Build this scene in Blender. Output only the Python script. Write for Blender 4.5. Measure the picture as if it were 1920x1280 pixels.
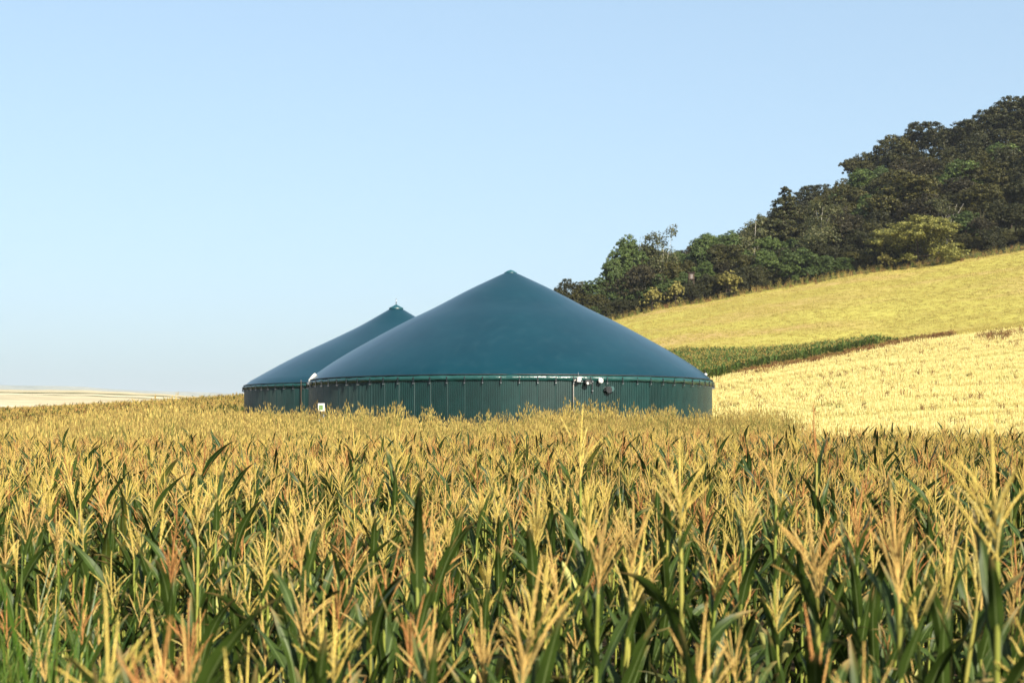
import bpy, math, random
import numpy as np
from mathutils import Matrix, Euler, Vector

for o in list(bpy.data.objects):
    bpy.data.objects.remove(o)
scene = bpy.context.scene
COL = scene.collection
R = math.radians

# ---------------------------------------------------------------- camera, sky, sun, exposure
EYE = 2.9            # metres above the soil under the camera
HZ = 801.0           # photo row of the horizon
F = 2667.0           # focal length in photo pixels (50 mm on 36 mm)
cam_d = bpy.data.cameras.new('camera')
cam = bpy.data.objects.new('camera', cam_d)
COL.objects.link(cam)
cam.location = (0, 0, EYE)
cam.rotation_euler = (R(90), 0, 0)
cam_d.lens = 50.0
cam_d.sensor_width = 36.0
cam_d.shift_y = (HZ - 640.0) / 1920.0
cam_d.clip_start = 0.05
cam_d.clip_end = 30000
cam_d.dof.use_dof = True
cam_d.dof.focus_distance = 30.0
cam_d.dof.aperture_fstop = 3.5
scene.camera = cam

SUN_AZ, SUN_EL = 28.0, 34.0      # degrees: to the right of straight-behind, above the horizon
world = bpy.data.worlds.new('World')
scene.world = world
world.use_nodes = True
wn = world.node_tree
wn.nodes.clear()
sky = wn.nodes.new('ShaderNodeTexSky')
sky.sky_type = 'NISHITA'
sky.sun_disc = False
sky.sun_elevation = R(SUN_EL)
sky.sun_rotation = R(180 - SUN_AZ)
sky.altitude = 100
sky.air_density = 1.0
sky.dust_density = 3.2
sky.ozone_density = 2.0
SKY_GAMMA, SKY_TINT = 0.48, (4.22, 5.0, 5.5)
bg = wn.nodes.new('ShaderNodeBackground')
bg.inputs['Strength'].default_value = 0.07
wo = wn.nodes.new('ShaderNodeOutputWorld')
# the whole dome, in view or not, is a little flatter and bluer than the clear-sky model
def wvec(op, a, b):
    n = wn.nodes.new('ShaderNodeVectorMath'); n.operation = op
    wn.links.new(a, n.inputs[0]); n.inputs[1].default_value = b
    return n.outputs[0]
gm = wn.nodes.new('ShaderNodeGamma')
gm.inputs['Gamma'].default_value = SKY_GAMMA
wn.links.new(wvec('MULTIPLY', sky.outputs[0], (0.2, 0.2, 0.2)), gm.inputs['Color'])
wn.links.new(wvec('MULTIPLY', gm.outputs[0], SKY_TINT), bg.inputs['Color'])
wn.links.new(bg.outputs[0], wo.inputs['Surface'])

sun_l = bpy.data.lights.new('sun', 'SUN')
sun_l.energy = 5.0
sun_l.angle = R(0.53)
sun_l.color = (1.0, 0.90, 0.74)
sun = bpy.data.objects.new('sun', sun_l)
COL.objects.link(sun)
dsun = Vector((math.sin(R(SUN_AZ)) * math.cos(R(SUN_EL)), -math.cos(R(SUN_AZ)) * math.cos(R(SUN_EL)), math.sin(R(SUN_EL))))
sun.rotation_euler = dsun.to_track_quat('Z', 'Y').to_euler()
sun.location = (60, -60, 80)

vs = scene.view_settings
vs.view_transform = 'Standard'
vs.look = 'None'
vs.exposure = 1.4
vs.gamma = 1.0
vs.use_curve_mapping = False
scene.render.engine = 'CYCLES'
cy = scene.cycles
cy.use_denoising = True
cy.max_bounces = 6
cy.diffuse_bounces = 3
cy.glossy_bounces = 3
cy.transmission_bounces = 3
cy.transparent_max_bounces = 6
cy.volume_bounces = 0
cy.sample_clamp_indirect = 6

# ---------------------------------------------------------------- helpers
def put(o, label=None, cat=None, group=None, kind=None):
    if label: o['label'] = label
    if cat: o['category'] = cat
    if group: o['group'] = group
    if kind: o['kind'] = kind
    return o

def link(o, parent=None):
    COL.objects.link(o)
    if parent is not None:
        o.parent = parent
    return o

def empty(name, loc=(0, 0, 0), rz=0.0):
    o = bpy.data.objects.new(name, None)
    o.empty_display_size = 0.2
    o.location = loc
    o.rotation_euler = (0, 0, rz)
    return link(o)

class MB:
    """collects vertices and faces of one mesh"""
    def __init__(self):
        self.v = []; self.f = []; self.m = []; self.smooth = []; self.n = 0; self.at = {}
    def add(self, verts, faces, mat=0, smooth=True, **attrs):
        verts = np.asarray(verts, float).reshape(-1, 3)
        b = self.n
        self.v.append(verts)
        for f in faces:
            self.f.append([int(i) + b for i in f])
        self.m += [mat] * len(faces)
        self.smooth += [smooth] * len(faces)
        for k, val in attrs.items():
            self.at.setdefault(k, {})[b] = np.asarray(val, float)
        self.n += len(verts)
    def box(self, c, s, mat=0, rot=None):
        c = np.array(c, float); h = np.array(s, float) / 2
        p = np.array([[x, y, z] for x in (-1, 1) for y in (-1, 1) for z in (-1, 1)]) * h
        if rot is not None: p = p @ np.array(rot).T
        self.add(p + c, [(0, 1, 3, 2), (4, 6, 7, 5), (0, 4, 5, 1), (2, 3, 7, 6), (0, 2, 6, 4), (1, 5, 7, 3)], mat, False)
    def tube(self, pts, rad, n=6, mat=0, caps=True, smooth=True):
        pts = np.asarray(pts, float); k = len(pts)
        rad = np.broadcast_to(np.asarray(rad, float), (k,))
        t = np.gradient(pts, axis=0)
        t /= np.linalg.norm(t, axis=1)[:, None] + 1e-12
        ref = np.array([1, 0, 0.0]) if abs(t[0][0]) < 0.8 else np.array([0, 1.0, 0])
        a = ref - (t @ ref)[:, None] * t
        a /= np.linalg.norm(a, axis=1)[:, None] + 1e-12
        bb = np.cross(t, a)
        ang = np.arange(n) * 2 * math.pi / n
        V = pts[:, None, :] + rad[:, None, None] * (np.cos(ang)[None, :, None] * a[:, None, :] + np.sin(ang)[None, :, None] * bb[:, None, :])
        Fc = [(i * n + j, i * n + (j + 1) % n, (i + 1) * n + (j + 1) % n, (i + 1) * n + j) for i in range(k - 1) for j in range(n)]
        if caps:
            Fc += [tuple(range(n))[::-1], tuple((k - 1) * n + j for j in range(n))]
        self.add(V.reshape(-1, 3), Fc, mat, smooth)
    def lathe(self, prof, n=24, mat=0, smooth=True):
        prof = np.asarray(prof, float); k = len(prof)
        ang = np.arange(n) * 2 * math.pi / n
        V = np.stack([prof[:, 0][:, None] * np.cos(ang), prof[:, 0][:, None] * np.sin(ang), np.repeat(prof[:, 1][:, None], n, 1)], -1)
        Fc = [(i * n + j, i * n + (j + 1) % n, (i + 1) * n + (j + 1) % n, (i + 1) * n + j) for i in range(k - 1) for j in range(n)]
        self.add(V.reshape(-1, 3), Fc, mat, smooth)
    def arr(self):
        return np.concatenate(self.v) if self.v else np.zeros((0, 3))
    def mesh(self, name, mats):
        me = bpy.data.meshes.new(name)
        V = self.arr()
        me.from_pydata(V.tolist(), [], self.f)
        for m in (mats if isinstance(mats, (list, tuple)) else [mats]):
            me.materials.append(m)
        me.polygons.foreach_set('material_index', self.m)
        me.polygons.foreach_set('use_smooth', self.smooth)
        for k, d in self.at.items():
            a = me.attributes.new(k, 'FLOAT', 'POINT')
            buf = np.zeros(self.n, np.float32)
            for b, val in d.items():
                buf[b:b + len(val)] = val
            a.data.foreach_set('value', buf)
        me.update()
        return me
    def obj(self, name, mats, parent=None):
        return link(bpy.data.objects.new(name, self.mesh(name, mats)), parent)

def merge_mesh(name, items, mats):
    """items: (mesh builder, 4x4 matrix, material offset) baked into one mesh"""
    out = MB()
    for mb, M, mo in items:
        M = np.array(M)
        V = mb.arr() @ M[:3, :3].T + M[:3, 3]
        b = out.n
        out.v.append(V)
        out.f += [[i + b for i in f] for f in mb.f]
        out.m += [x + mo for x in mb.m]
        out.smooth += mb.smooth
        for k, d in mb.at.items():
            for bb, val in d.items():
                out.at.setdefault(k, {})[b + bb] = val
        out.n += len(V)
    return out.mesh(name, mats)

ORD = ['first', 'second', 'third', 'fourth', 'fifth', 'sixth', 'seventh', 'eighth', 'ninth', 'tenth', 'eleventh', 'twelfth',
       'thirteenth', 'fourteenth', 'fifteenth', 'sixteenth', 'seventeenth', 'eighteenth', 'nineteenth', 'twentieth']
def ordinal(i):
    if i < 20: return ORD[i]
    tens = {2: 'twenty', 3: 'thirty', 4: 'forty', 5: 'fifty'}[(i + 1) // 10]
    r = (i + 1) % 10
    return tens + '-' + ORD[r - 1] if r else {2: 'twentieth', 3: 'thirtieth', 4: 'fortieth', 5: 'fiftieth'}[(i + 1) // 10]

# ---------------------------------------------------------------- materials
def new_mat(name):
    m = bpy.data.materials.new(name)
    m.use_nodes = True
    nt = m.node_tree
    nt.nodes.clear()
    out = nt.nodes.new('ShaderNodeOutputMaterial')
    return m, nt, out

def ramp(nt, stops):
    r = nt.nodes.new('ShaderNodeValToRGB')
    el = r.color_ramp.elements
    while len(el) < len(stops): el.new(0.5)
    for e, (p, c) in zip(el, stops):
        e.position = p; e.color = (*c, 1)
    return r

def noise(nt, scale, detail=4, rough=0.55, vec=None):
    n = nt.nodes.new('ShaderNodeTexNoise')
    n.inputs['Scale'].default_value = scale
    n.inputs['Detail'].default_value = detail
    n.inputs['Roughness'].default_value = rough
    if vec is not None: nt.links.new(vec, n.inputs['Vector'])
    return n

def mixc(nt, a, b, fac, mode='MIX'):
    m = nt.nodes.new('ShaderNodeMix')
    m.data_type = 'RGBA'; m.blend_type = mode
    for sock, val in ((m.inputs[0], fac), (m.inputs[6], a), (m.inputs[7], b)):
        if hasattr(val, 'is_linked') or hasattr(val, 'links'):
            nt.links.new(val, sock)
        else:
            sock.default_value = val if not isinstance(val, tuple) else (*val, 1)
    return m.outputs[2]

def foliage_mat(name, stops, island=True, trans=0.3, rough=0.55, spec=0.25, midrib=None, obj_stops=None, tip=None):
    m, nt, out = new_mat(name)
    geo = nt.nodes.new('ShaderNodeNewGeometry')
    oi = nt.nodes.new('ShaderNodeObjectInfo')
    r = ramp(nt, stops)
    if island:
        nt.links.new(geo.outputs['Random Per Island'], r.inputs[0])
    else:
        nt.links.new(oi.outputs['Random'], r.inputs[0])
    c = r.outputs[0]
    if obj_stops:
        r2 = ramp(nt, obj_stops)
        nt.links.new(oi.outputs['Random'], r2.inputs[0])
        c = mixc(nt, c, r2.outputs[0], 1.0, 'MULTIPLY')
    tc = nt.nodes.new('ShaderNodeTexCoord')
    n = noise(nt, 9, 3, 0.6, tc.outputs['Object'])
    rr = ramp(nt, [(0.3, (0.72, 0.72, 0.72)), (0.7, (1.22, 1.2, 1.15))])
    nt.links.new(n.outputs[0], rr.inputs[0])
    c = mixc(nt, c, rr.outputs[0], 1.0, 'MULTIPLY')
    if tip:
        a = nt.nodes.new('ShaderNodeAttribute'); a.attribute_name = 'along'
        rt = ramp(nt, [(0.72, (0, 0, 0)), (1.0, (1, 1, 1))])
        ad = nt.nodes.new('ShaderNodeMath'); ad.operation = 'MULTIPLY_ADD'
        nt.links.new(n.outputs[0], ad.inputs[0]); ad.inputs[1].default_value = 0.55
        sb = nt.nodes.new('ShaderNodeMath'); sb.operation = 'SUBTRACT'
        nt.links.new(a.outputs['Fac'], sb.inputs[0]); sb.inputs[1].default_value = 0.3
        nt.links.new(sb.outputs[0], ad.inputs[2])
        nt.links.new(ad.outputs[0], rt.inputs[0])
        c = mixc(nt, c, tip, rt.outputs[0])
    if midrib:
        a = nt.nodes.new('ShaderNodeAttribute'); a.attribute_name = 'across'
        ab = nt.nodes.new('ShaderNodeMath'); ab.operation = 'ABSOLUTE'
        nt.links.new(a.outputs['Fac'], ab.inputs[0])
        rm = ramp(nt, [(0.06, (1, 1, 1)), (0.13, (0, 0, 0))])
        nt.links.new(ab.outputs[0], rm.inputs[0])
        c = mixc(nt, c, midrib, rm.outputs[0])
    p = nt.nodes.new('ShaderNodeBsdfPrincipled')
    p.inputs['Roughness'].default_value = rough
    p.inputs['Specular IOR Level'].default_value = spec
    nt.links.new(c, p.inputs['Base Color'])
    if trans > 0:
        t = nt.nodes.new('ShaderNodeBsdfTranslucent')
        nt.links.new(c, t.inputs['Color'])
        mx = nt.nodes.new('ShaderNodeMixShader')
        mx.inputs[0].default_value = trans
        nt.links.new(p.outputs[0], mx.inputs[1]); nt.links.new(t.outputs[0], mx.inputs[2])
        nt.links.new(mx.outputs[0], out.inputs[0])
    else:
        nt.links.new(p.outputs[0], out.inputs[0])
    return m

def plain_mat(name, col, rough=0.5, spec=0.5, metal=0.0, nscale=6.0, namp=0.18, bump=0.0, bscale=20.0, each=0.0):
    m, nt, out = new_mat(name)
    tc = nt.nodes.new('ShaderNodeTexCoord')
    n = noise(nt, nscale, 5, 0.6, tc.outputs['Object'])
    rr = ramp(nt, [(0.3, (1 - namp,) * 3), (0.7, (1 + namp,) * 3)])
    nt.links.new(n.outputs[0], rr.inputs[0])
    c = mixc(nt, col, rr.outputs[0], 1.0, 'MULTIPLY')
    if each:   # sheets differ a little from one to the next
        oi = nt.nodes.new('ShaderNodeObjectInfo')
        re_ = ramp(nt, [(0.0, (1 - each,) * 3), (1.0, (1 + each,) * 3)])
        nt.links.new(oi.outputs['Random'], re_.inputs[0])
        c = mixc(nt, c, re_.outputs[0], 1.0, 'MULTIPLY')
    p = nt.nodes.new('ShaderNodeBsdfPrincipled')
    p.inputs['Roughness'].default_value = rough
    p.inputs['Specular IOR Level'].default_value = spec
    p.inputs['Metallic'].default_value = metal
    nt.links.new(c, p.inputs['Base Color'])
    if bump:
        n2 = noise(nt, bscale, 4, 0.5, tc.outputs['Object'])
        b = nt.nodes.new('ShaderNodeBump')
        b.inputs['Strength'].default_value = bump
        b.inputs['Distance'].default_value = 0.05
        nt.links.new(n2.outputs[0], b.inputs['Height'])
        nt.links.new(b.outputs[0], p.inputs['Normal'])
    nt.links.new(p.outputs[0], out.inputs[0])
    return m

def ground_mat(name, stops, sc=(1, 1, 1), scale=0.35, fine=4.0, fine_amp=0.35, rough=0.95, patch=None):
    """stretched noise for the large pattern, a fine noise for the grain"""
    m, nt, out = new_mat(name)
    tc = nt.nodes.new('ShaderNodeTexCoord')
    mp = nt.nodes.new('ShaderNodeMapping')
    mp.inputs['Scale'].default_value = sc
    nt.links.new(tc.outputs['Object'], mp.inputs['Vector'])
    n = noise(nt, scale, 6, 0.62, mp.outputs[0])
    r = ramp(nt, stops)
    nt.links.new(n.outputs[0], r.inputs[0])
    n2 = noise(nt, fine, 5, 0.7, tc.outputs['Object'])
    r2 = ramp(nt, [(0.3, (1 - fine_amp,) * 3), (0.7, (1 + fine_amp,) * 3)])
    nt.links.new(n2.outputs[0], r2.inputs[0])
    c = mixc(nt, r.outputs[0], r2.outputs[0], 1.0, 'MULTIPLY')
    if patch:
        n3 = noise(nt, patch[0], 3, 0.5, mp.outputs[0])
        r3 = ramp(nt, [(patch[1], (0, 0, 0)), (patch[2], (1, 1, 1))])
        nt.links.new(n3.outputs[0], r3.inputs[0])
        c = mixc(nt, c, patch[3], r3.outputs[0])
    p = nt.nodes.new('ShaderNodeBsdfPrincipled')
    p.inputs['Roughness'].default_value = rough
    p.inputs['Specular IOR Level'].default_value = 0.1
    nt.links.new(c, p.inputs['Base Color'])
    b = nt.nodes.new('ShaderNodeBump')
    b.inputs['Strength'].default_value = 0.5
    b.inputs['Distance'].default_value = 0.15
    nt.links.new(n2.outputs[0], b.inputs['Height'])
    nt.links.new(b.outputs[0], p.inputs['Normal'])
    nt.links.new(p.outputs[0], out.inputs[0])
    return m

M = {}
M['soil'] = ground_mat('soil', [(0.3, (0.025, 0.017, 0.010)), (0.7, (0.052, 0.038, 0.021))], scale=1.0, fine=14)
M['rough'] = ground_mat('rough_grass_ground', [(0.3, (0.065, 0.059, 0.021)), (0.7, (0.143, 0.113, 0.042))], scale=0.3, fine=5)
M['stubble'] = ground_mat('stubble_ground', [(0.25, (0.289, 0.234, 0.064)), (0.5, (0.396, 0.353, 0.118)), (0.75, (0.465, 0.435, 0.172))],
                          sc=(0.06, 0.9, 0.3), scale=0.16, fine=3.0, fine_amp=0.28, patch=(0.3, 0.52, 0.68, (0.355, 0.259, 0.088)))
M['meadow'] = ground_mat('meadow_ground', [(0.28, (0.231, 0.189, 0.047)), (0.5, (0.288, 0.258, 0.059)), (0.75, (0.310, 0.286, 0.065))],
                         sc=(0.35, 1.0, 0.5), scale=0.06, fine=2.6, fine_amp=0.22, patch=(0.05, 0.47, 0.66, (0.304, 0.221, 0.081)))
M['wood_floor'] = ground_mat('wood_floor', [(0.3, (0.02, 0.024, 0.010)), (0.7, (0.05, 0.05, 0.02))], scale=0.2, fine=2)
M['far_field'] = ground_mat('far_field', [(0.35, (0.272, 0.233, 0.146)), (0.5, (0.376, 0.324, 0.204)), (0.62, (0.427, 0.381, 0.262))],
                            sc=(0.10, 1.0, 0.5), scale=0.016, fine=0.05, fine_amp=0.15, patch=(0.022, 0.58, 0.64, (0.101, 0.094, 0.043)))
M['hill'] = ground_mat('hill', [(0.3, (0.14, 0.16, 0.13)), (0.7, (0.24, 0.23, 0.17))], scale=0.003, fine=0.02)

M['corn_leaf'] = foliage_mat('corn_leaf', [(0.0, (0.011, 0.026, 0.005)), (0.5, (0.019, 0.039, 0.006)), (0.82, (0.043, 0.059, 0.009)), (1.0, (0.125, 0.099, 0.020))],
                             trans=0.13, rough=0.5, spec=0.18, midrib=(0.085, 0.115, 0.038), tip=(0.20, 0.135, 0.05))
M['strip_leaf'] = foliage_mat('strip_leaf', [(0.0, (0.030, 0.080, 0.016)), (0.6, (0.070, 0.143, 0.028)), (1.0, (0.150, 0.202, 0.048))], trans=0.28, rough=0.5, spec=0.3)
M['corn_stalk'] = foliage_mat('corn_stalk', [(0.0, (0.115, 0.145, 0.022)), (0.6, (0.184, 0.194, 0.034)), (1.0, (0.230, 0.194, 0.048))], trans=0.0, rough=0.5, spec=0.3, island=False)
M['tassel_yellow'] = foliage_mat('tassel_yellow', [(0.0, (0.432, 0.319, 0.075)), (0.6, (0.553, 0.430, 0.118)), (1.0, (0.605, 0.487, 0.177))], trans=0.2, rough=0.7, spec=0.1)
M['tassel_tan'] = foliage_mat('tassel_tan', [(0.0, (0.412, 0.258, 0.078)), (0.6, (0.537, 0.366, 0.123)), (1.0, (0.583, 0.424, 0.154))], trans=0.2, rough=0.7, spec=0.1)
M['tassel_red'] = foliage_mat('tassel_red', [(0.0, (0.285, 0.121, 0.046)), (0.6, (0.427, 0.211, 0.073)), (1.0, (0.499, 0.300, 0.098))], trans=0.2, rough=0.7, spec=0.1)
M['husk'] = foliage_mat('husk', [(0.0, (0.22, 0.26, 0.07)), (1.0, (0.38, 0.36, 0.12))], trans=0.15, rough=0.6)
WEEDV = [(0.0, (0.55, 0.50, 0.50)), (0.35, (0.9, 0.9, 0.9)), (1.0, (1.15, 1.10, 1.05))]
M['weed_tan'] = foliage_mat('weed_tan', [(0.0, (0.229, 0.164, 0.056)), (0.5, (0.387, 0.302, 0.098)), (1.0, (0.475, 0.388, 0.126))], trans=0.25, rough=0.7, spec=0.1, obj_stops=WEEDV)
M['weed_green'] = foliage_mat('weed_green', [(0.0, (0.065, 0.102, 0.019)), (0.6, (0.145, 0.170, 0.039)), (1.0, (0.239, 0.238, 0.061))], trans=0.3, rough=0.6, spec=0.2, obj_stops=WEEDV)
M['weed_brown'] = foliage_mat('weed_brown', [(0.0, (0.088, 0.040, 0.020)), (0.6, (0.176, 0.088, 0.040)), (1.0, (0.264, 0.160, 0.064))], trans=0.2, rough=0.7, spec=0.1)
M['bright_grass'] = foliage_mat('bright_grass', [(0.0, (0.032, 0.077, 0.009)), (0.6, (0.059, 0.117, 0.013)), (1.0, (0.117, 0.144, 0.027))], trans=0.35, rough=0.45, spec=0.35)
M['straw'] = foliage_mat('straw', [(0.0, (0.300, 0.205, 0.058)), (0.5, (0.510, 0.418, 0.153)), (1.0, (0.600, 0.536, 0.242))], trans=0.15, rough=0.6, spec=0.2)
M['meadow_grass'] = foliage_mat('meadow_grass', [(0.0, (0.21, 0.15, 0.05)), (0.5, (0.29, 0.25, 0.065)), (1.0, (0.33, 0.30, 0.08))], trans=0.12, rough=0.7, spec=0.1)

# ---------------------------------------------------------------- terrain
def zpx(py, Y): return EYE + (HZ - py) / F * Y
S0 = 80.0
# rows of the land: depth, then (photo column, ground height); heights come from the ground line seen at that depth
def P(Y, lst): return [(px, zpx(py, Y)) for px, py in lst]
ROWS = [
    (-30.0, [(-900, 0), (2800, 0)]),
    (0.0, [(-900, 0), (2800, 0)]),
    (52.0, [(-900, 0.25), (0, 0.3), (900, 0.4), (1500, 0.5), (2800, 0.7)]),
    (76.0, [(-900, 0.6), (0, 1.1), (460, 1.8), (700, 1.9), (1200, 1.75), (1400, 2.0), (1920, 2.4), (2800, 3)]),
    (110.0, [(-900, 0.9), (0, 1.5), (460, 2.2), (700, 2.1), (1150, 2.1), (1335, 3.0)] + P(110, [(1500, 768), (1700, 752), (1920, 745), (2800, 715)])),
    (235.0, [(-900, 1.5), (0, 4.1), (250, 5.1), (460, 6.4), (700, 6.6), (1000, 8.0)] + P(235, [(1260, 722), (1335, 713), (1400, 700), (1500, 682), (1600, 660), (1700, 641), (1800, 629), (1920, 612), (2300, 560), (2800, 500)])),
    (300.0, [(-900, 0.0), (0, 1.0), (460, 3.0), (700, 8.0)] + P(300, [(1000, 705), (1260, 674), (1400, 658), (1500, 648), (1600, 642), (1700, 634), (1800, 622), (1920, 603), (2300, 549), (2800, 480)])),
    (420.0, [(-900, 2), (0, 3), (460, 5), (700, 13)] + P(420, [(900, 668), (1050, 626), (1110, 609), (1150, 600), (1250, 577), (1400, 552), (1550, 525), (1700, 503), (1800, 490), (1920, 468), (2300, 395), (2800, 300)])),
    (580.0, [(-900, 6), (0, 6), (460, 7), (700, 15)] + P(580, [(900, 690), (1035, 622), (1100, 592), (1180, 545), (1300, 525), (1400, 487), (1480, 455), (1600, 400), (1650, 365), (1740, 330), (1830, 302), (1920, 277), (2300, 170), (2800, 90)])),
    (800.0, [(-900, 22)] + P(800, [(0, 757), (300, 762)]) + [(460, 12), (900, 20), (1300, 45), (1920, 95), (2800, 130)]),
    (1100.0, [(-900, 44)] + P(1100, [(0, 730), (150, 731), (300, 738), (390, 744), (460, 748)]) + [(700, 18), (1300, 30), (1920, 60), (2800, 80)]),
    (2600.0, [(-900, 0), (2800, 0)]),
    (12500.0, [(-900, 0), (2800, 0)]),
]
RY = np.array([r[0] for r in ROWS])
SG = np.linspace(-0.56, 0.56, 337)
def row_z(k):
    Y, pts = ROWS[k]
    if Y <= 0: return np.zeros_like(SG)
    s = np.array([(px - 960) / F * Y / (Y + S0) for px, _ in pts]); z = np.array([q[1] for q in pts])
    zi = np.interp(SG, s, z)
    ker = np.array([1, 2, 3, 2, 1.0]); ker /= ker.sum()
    return np.convolve(np.pad(zi, 2, mode='edge'), ker, 'valid')
ZG = np.array([row_z(k) for k in range(len(ROWS))])
def gz(x, y):
    """ground height at plan positions (arrays)"""
    x = np.asarray(x, float); y = np.asarray(y, float)
    s = np.clip(x / (y + S0), SG[0], SG[-1])
    k = np.clip(np.searchsorted(RY, y, 'right') - 1, 0, len(RY) - 2)
    t = (y - RY[k]) / (RY[k + 1] - RY[k])
    fi = (s - SG[0]) / (SG[1] - SG[0]); i = np.clip(fi.astype(int), 0, len(SG) - 2); fr = fi - i
    def at(kk): return ZG[kk, i] * (1 - fr) + ZG[kk, i + 1] * fr
    z = at(k) * (1 - t) + at(k + 1) * t
    # gentle unevenness, fading out close to the camera
    a = np.clip((y - 20) / 100.0, 0, 1)
    z = z + a * (0.16 * np.sin(x * 0.21 + 1.3 * np.sin(y * 0.07)) + 0.12 * np.sin(y * 0.17 + x * 0.05))
    return z
def gz1(x, y): return float(gz(np.array([x]), np.array([y]))[0])
def at_px(px, Y): return (px - 960) / F * Y

YS = [-30, 0] + list(np.linspace(2, 52, 26)) + list(np.linspace(54, 76, 12)) + list(np.linspace(78, 110, 14)) + list(np.linspace(113, 235, 40)) + \
     list(np.linspace(239, 300, 14)) + list(np.linspace(306, 420, 20)) + list(np.linspace(428, 580, 18)) + list(np.linspace(600, 800, 8)) + list(np.linspace(830, 1100, 10)) + [1300, 1600, 2000, 2600, 4000, 6000, 9000, 12500]
YS = np.array(YS, float)
def patch(name, y0, y1, s0, s1, mat):
    j = np.where((YS >= y0 - 1e-6) & (YS <= y1 + 1e-6))[0]
    i = np.where((SG >= s0 - 1e-6) & (SG <= s1 + 1e-6))[0]
    S, Yv = np.meshgrid(SG[i], YS[j])
    X = S * (Yv + S0)
    Z = gz(X.ravel(), Yv.ravel()).reshape(X.shape)
    n = len(i)
    mb = MB()
    mb.add(np.stack([X, Yv, Z], -1).reshape(-1, 3), [(a * n + b, a * n + b + 1, (a + 1) * n + b + 1, (a + 1) * n + b) for a in range(len(j) - 1) for b in range(n - 1)])
    o = mb.obj(name, mat)
    o['kind'] = 'structure'
    return o
def sg_near(v): return float(SG[np.argmin(abs(SG - v))])
SA = sg_near(0.078); SM = sg_near(-0.075)
patch('cornfield_soil', -30, 52, -1, 1, M['soil'])
patch('rough_ground', 52, 235, -1, SA, M['rough'])
patch('stubble_field', 52, 235, SA, 1, M['stubble'])
patch('meadow', 235, 420, SM, 1, M['meadow'])
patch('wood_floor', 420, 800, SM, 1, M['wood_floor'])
patch('pale_far_field', 235, 800, -1, SM, M['far_field'])
patch('ground', 800, 12500, -1, 1, M['far_field'])

# faint blue hills on the left horizon
HY = 9500.0
hx = np.linspace(-5600, 5600, 120)
hp = [(-900, 716), (-300, 720), (0, 722), (150, 724), (250, 729), (330, 734), (460, 739), (700, 746), (1200, 748), (2800, 748)]
hz = np.interp(hx, [at_px(a, HY) for a, b in hp], [zpx(b, HY) for a, b in hp]) + 6 * np.sin(hx * 0.003) + 3 * np.sin(hx * 0.008)
mb = MB()
prof = [(7600, -0.003), (8300, 0.35), (8900, 0.8), (9500, 1.0), (10300, 0.7), (11400, -0.003)]
mb.add(np.array([[x * y / HY, y, h * f] for y, f in prof for x, h in zip(hx, hz)]),
       [(a * 120 + b, a * 120 + b + 1, (a + 1) * 120 + b + 1, (a + 1) * 120 + b) for a in range(len(prof) - 1) for b in range(119)])
mb.obj('hills', M['hill'])['kind'] = 'structure'

# ---------------------------------------------------------------- biogas tanks
def membrane_mat():
    m, nt, out = new_mat('membrane')
    tc = nt.nodes.new('ShaderNodeTexCoord')
    n = noise(nt, 0.35, 4, 0.5, tc.outputs['Object'])
    r = ramp(nt, [(0.3, (0.0005, 0.020, 0.031)), (0.7, (0.001, 0.025, 0.037))])
    nt.links.new(n.outputs[0], r.inputs[0])
    # dust streaks running down the slope
    mp = nt.nodes.new('ShaderNodeMapping'); mp.inputs['Scale'].default_value = (1.2, 1.2, 0.15)
    nt.links.new(tc.outputs['Object'], mp.inputs['Vector'])
    n2 = noise(nt, 1.6, 5, 0.6, mp.outputs[0])
    r2 = ramp(nt, [(0.5, (0, 0, 0)), (0.8, (0.11, 0.11, 0.11))])
    nt.links.new(n2.outputs[0], r2.inputs[0])
    c = mixc(nt, r.outputs[0], (0.05, 0.10, 0.12), r2.outputs[0])
    p = nt.nodes.new('ShaderNodeBsdfPrincipled')
    nt.links.new(c, p.inputs['Base Color'])
    p.inputs['Roughness'].default_value = 0.28
    p.inputs['Specular IOR Level'].default_value = 0.38
    n3 = noise(nt, 0.8, 3, 0.5, tc.outputs['Object'])
    b = nt.nodes.new('ShaderNodeBump'); b.inputs['Strength'].default_value = 0.12; b.inputs['Distance'].default_value = 0.08
    nt.links.new(n3.outputs[0], b.inputs['Height']); nt.links.new(b.outputs[0], p.inputs['Normal'])
    nt.links.new(p.outputs[0], out.inputs[0])
    return m
M['membrane'] = membrane_mat()
M['seam'] = plain_mat('membrane_seam', (0.006, 0.048, 0.062), 0.42, 0.5, nscale=2)
M['sheet'] = plain_mat('green_sheet', (0.004, 0.022, 0.021), 0.36, 0.5, nscale=1.5, namp=0.25, each=0.22)
M['band'] = plain_mat('membrane_band', (0.008, 0.045, 0.042), 0.28, 0.6, nscale=3, bump=0.5, bscale=6)
M['rope'] = plain_mat('black_rubber', (0.008, 0.012, 0.016), 0.5, 0.4)
M['steel'] = plain_mat('steel', (0.25, 0.26, 0.27), 0.35, 0.5, 0.8)
M['white'] = plain_mat('white_plastic', (0.46, 0.45, 0.43), 0.35, 0.5, namp=0.08)
M['black'] = plain_mat('black_plastic', (0.012, 0.013, 0.015), 0.4, 0.5)
M['pipe'] = plain_mat('pale_pipe', (0.33, 0.30, 0.27), 0.4, 0.5)
M['green_print'] = plain_mat('green_print', (0.10, 0.22, 0.08), 0.5, 0.4, nscale=14, namp=0.6)
M['glass'] = plain_mat('porthole_glass', (0.03, 0.07, 0.07), 0.08, 0.8)
M['timber'] = plain_mat('weathered_timber', (0.05, 0.035, 0.025), 0.85, 0.2, nscale=4, namp=0.35)
M['pale_board'] = plain_mat('pale_board', (0.14, 0.12, 0.115), 0.8, 0.2)

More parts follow.
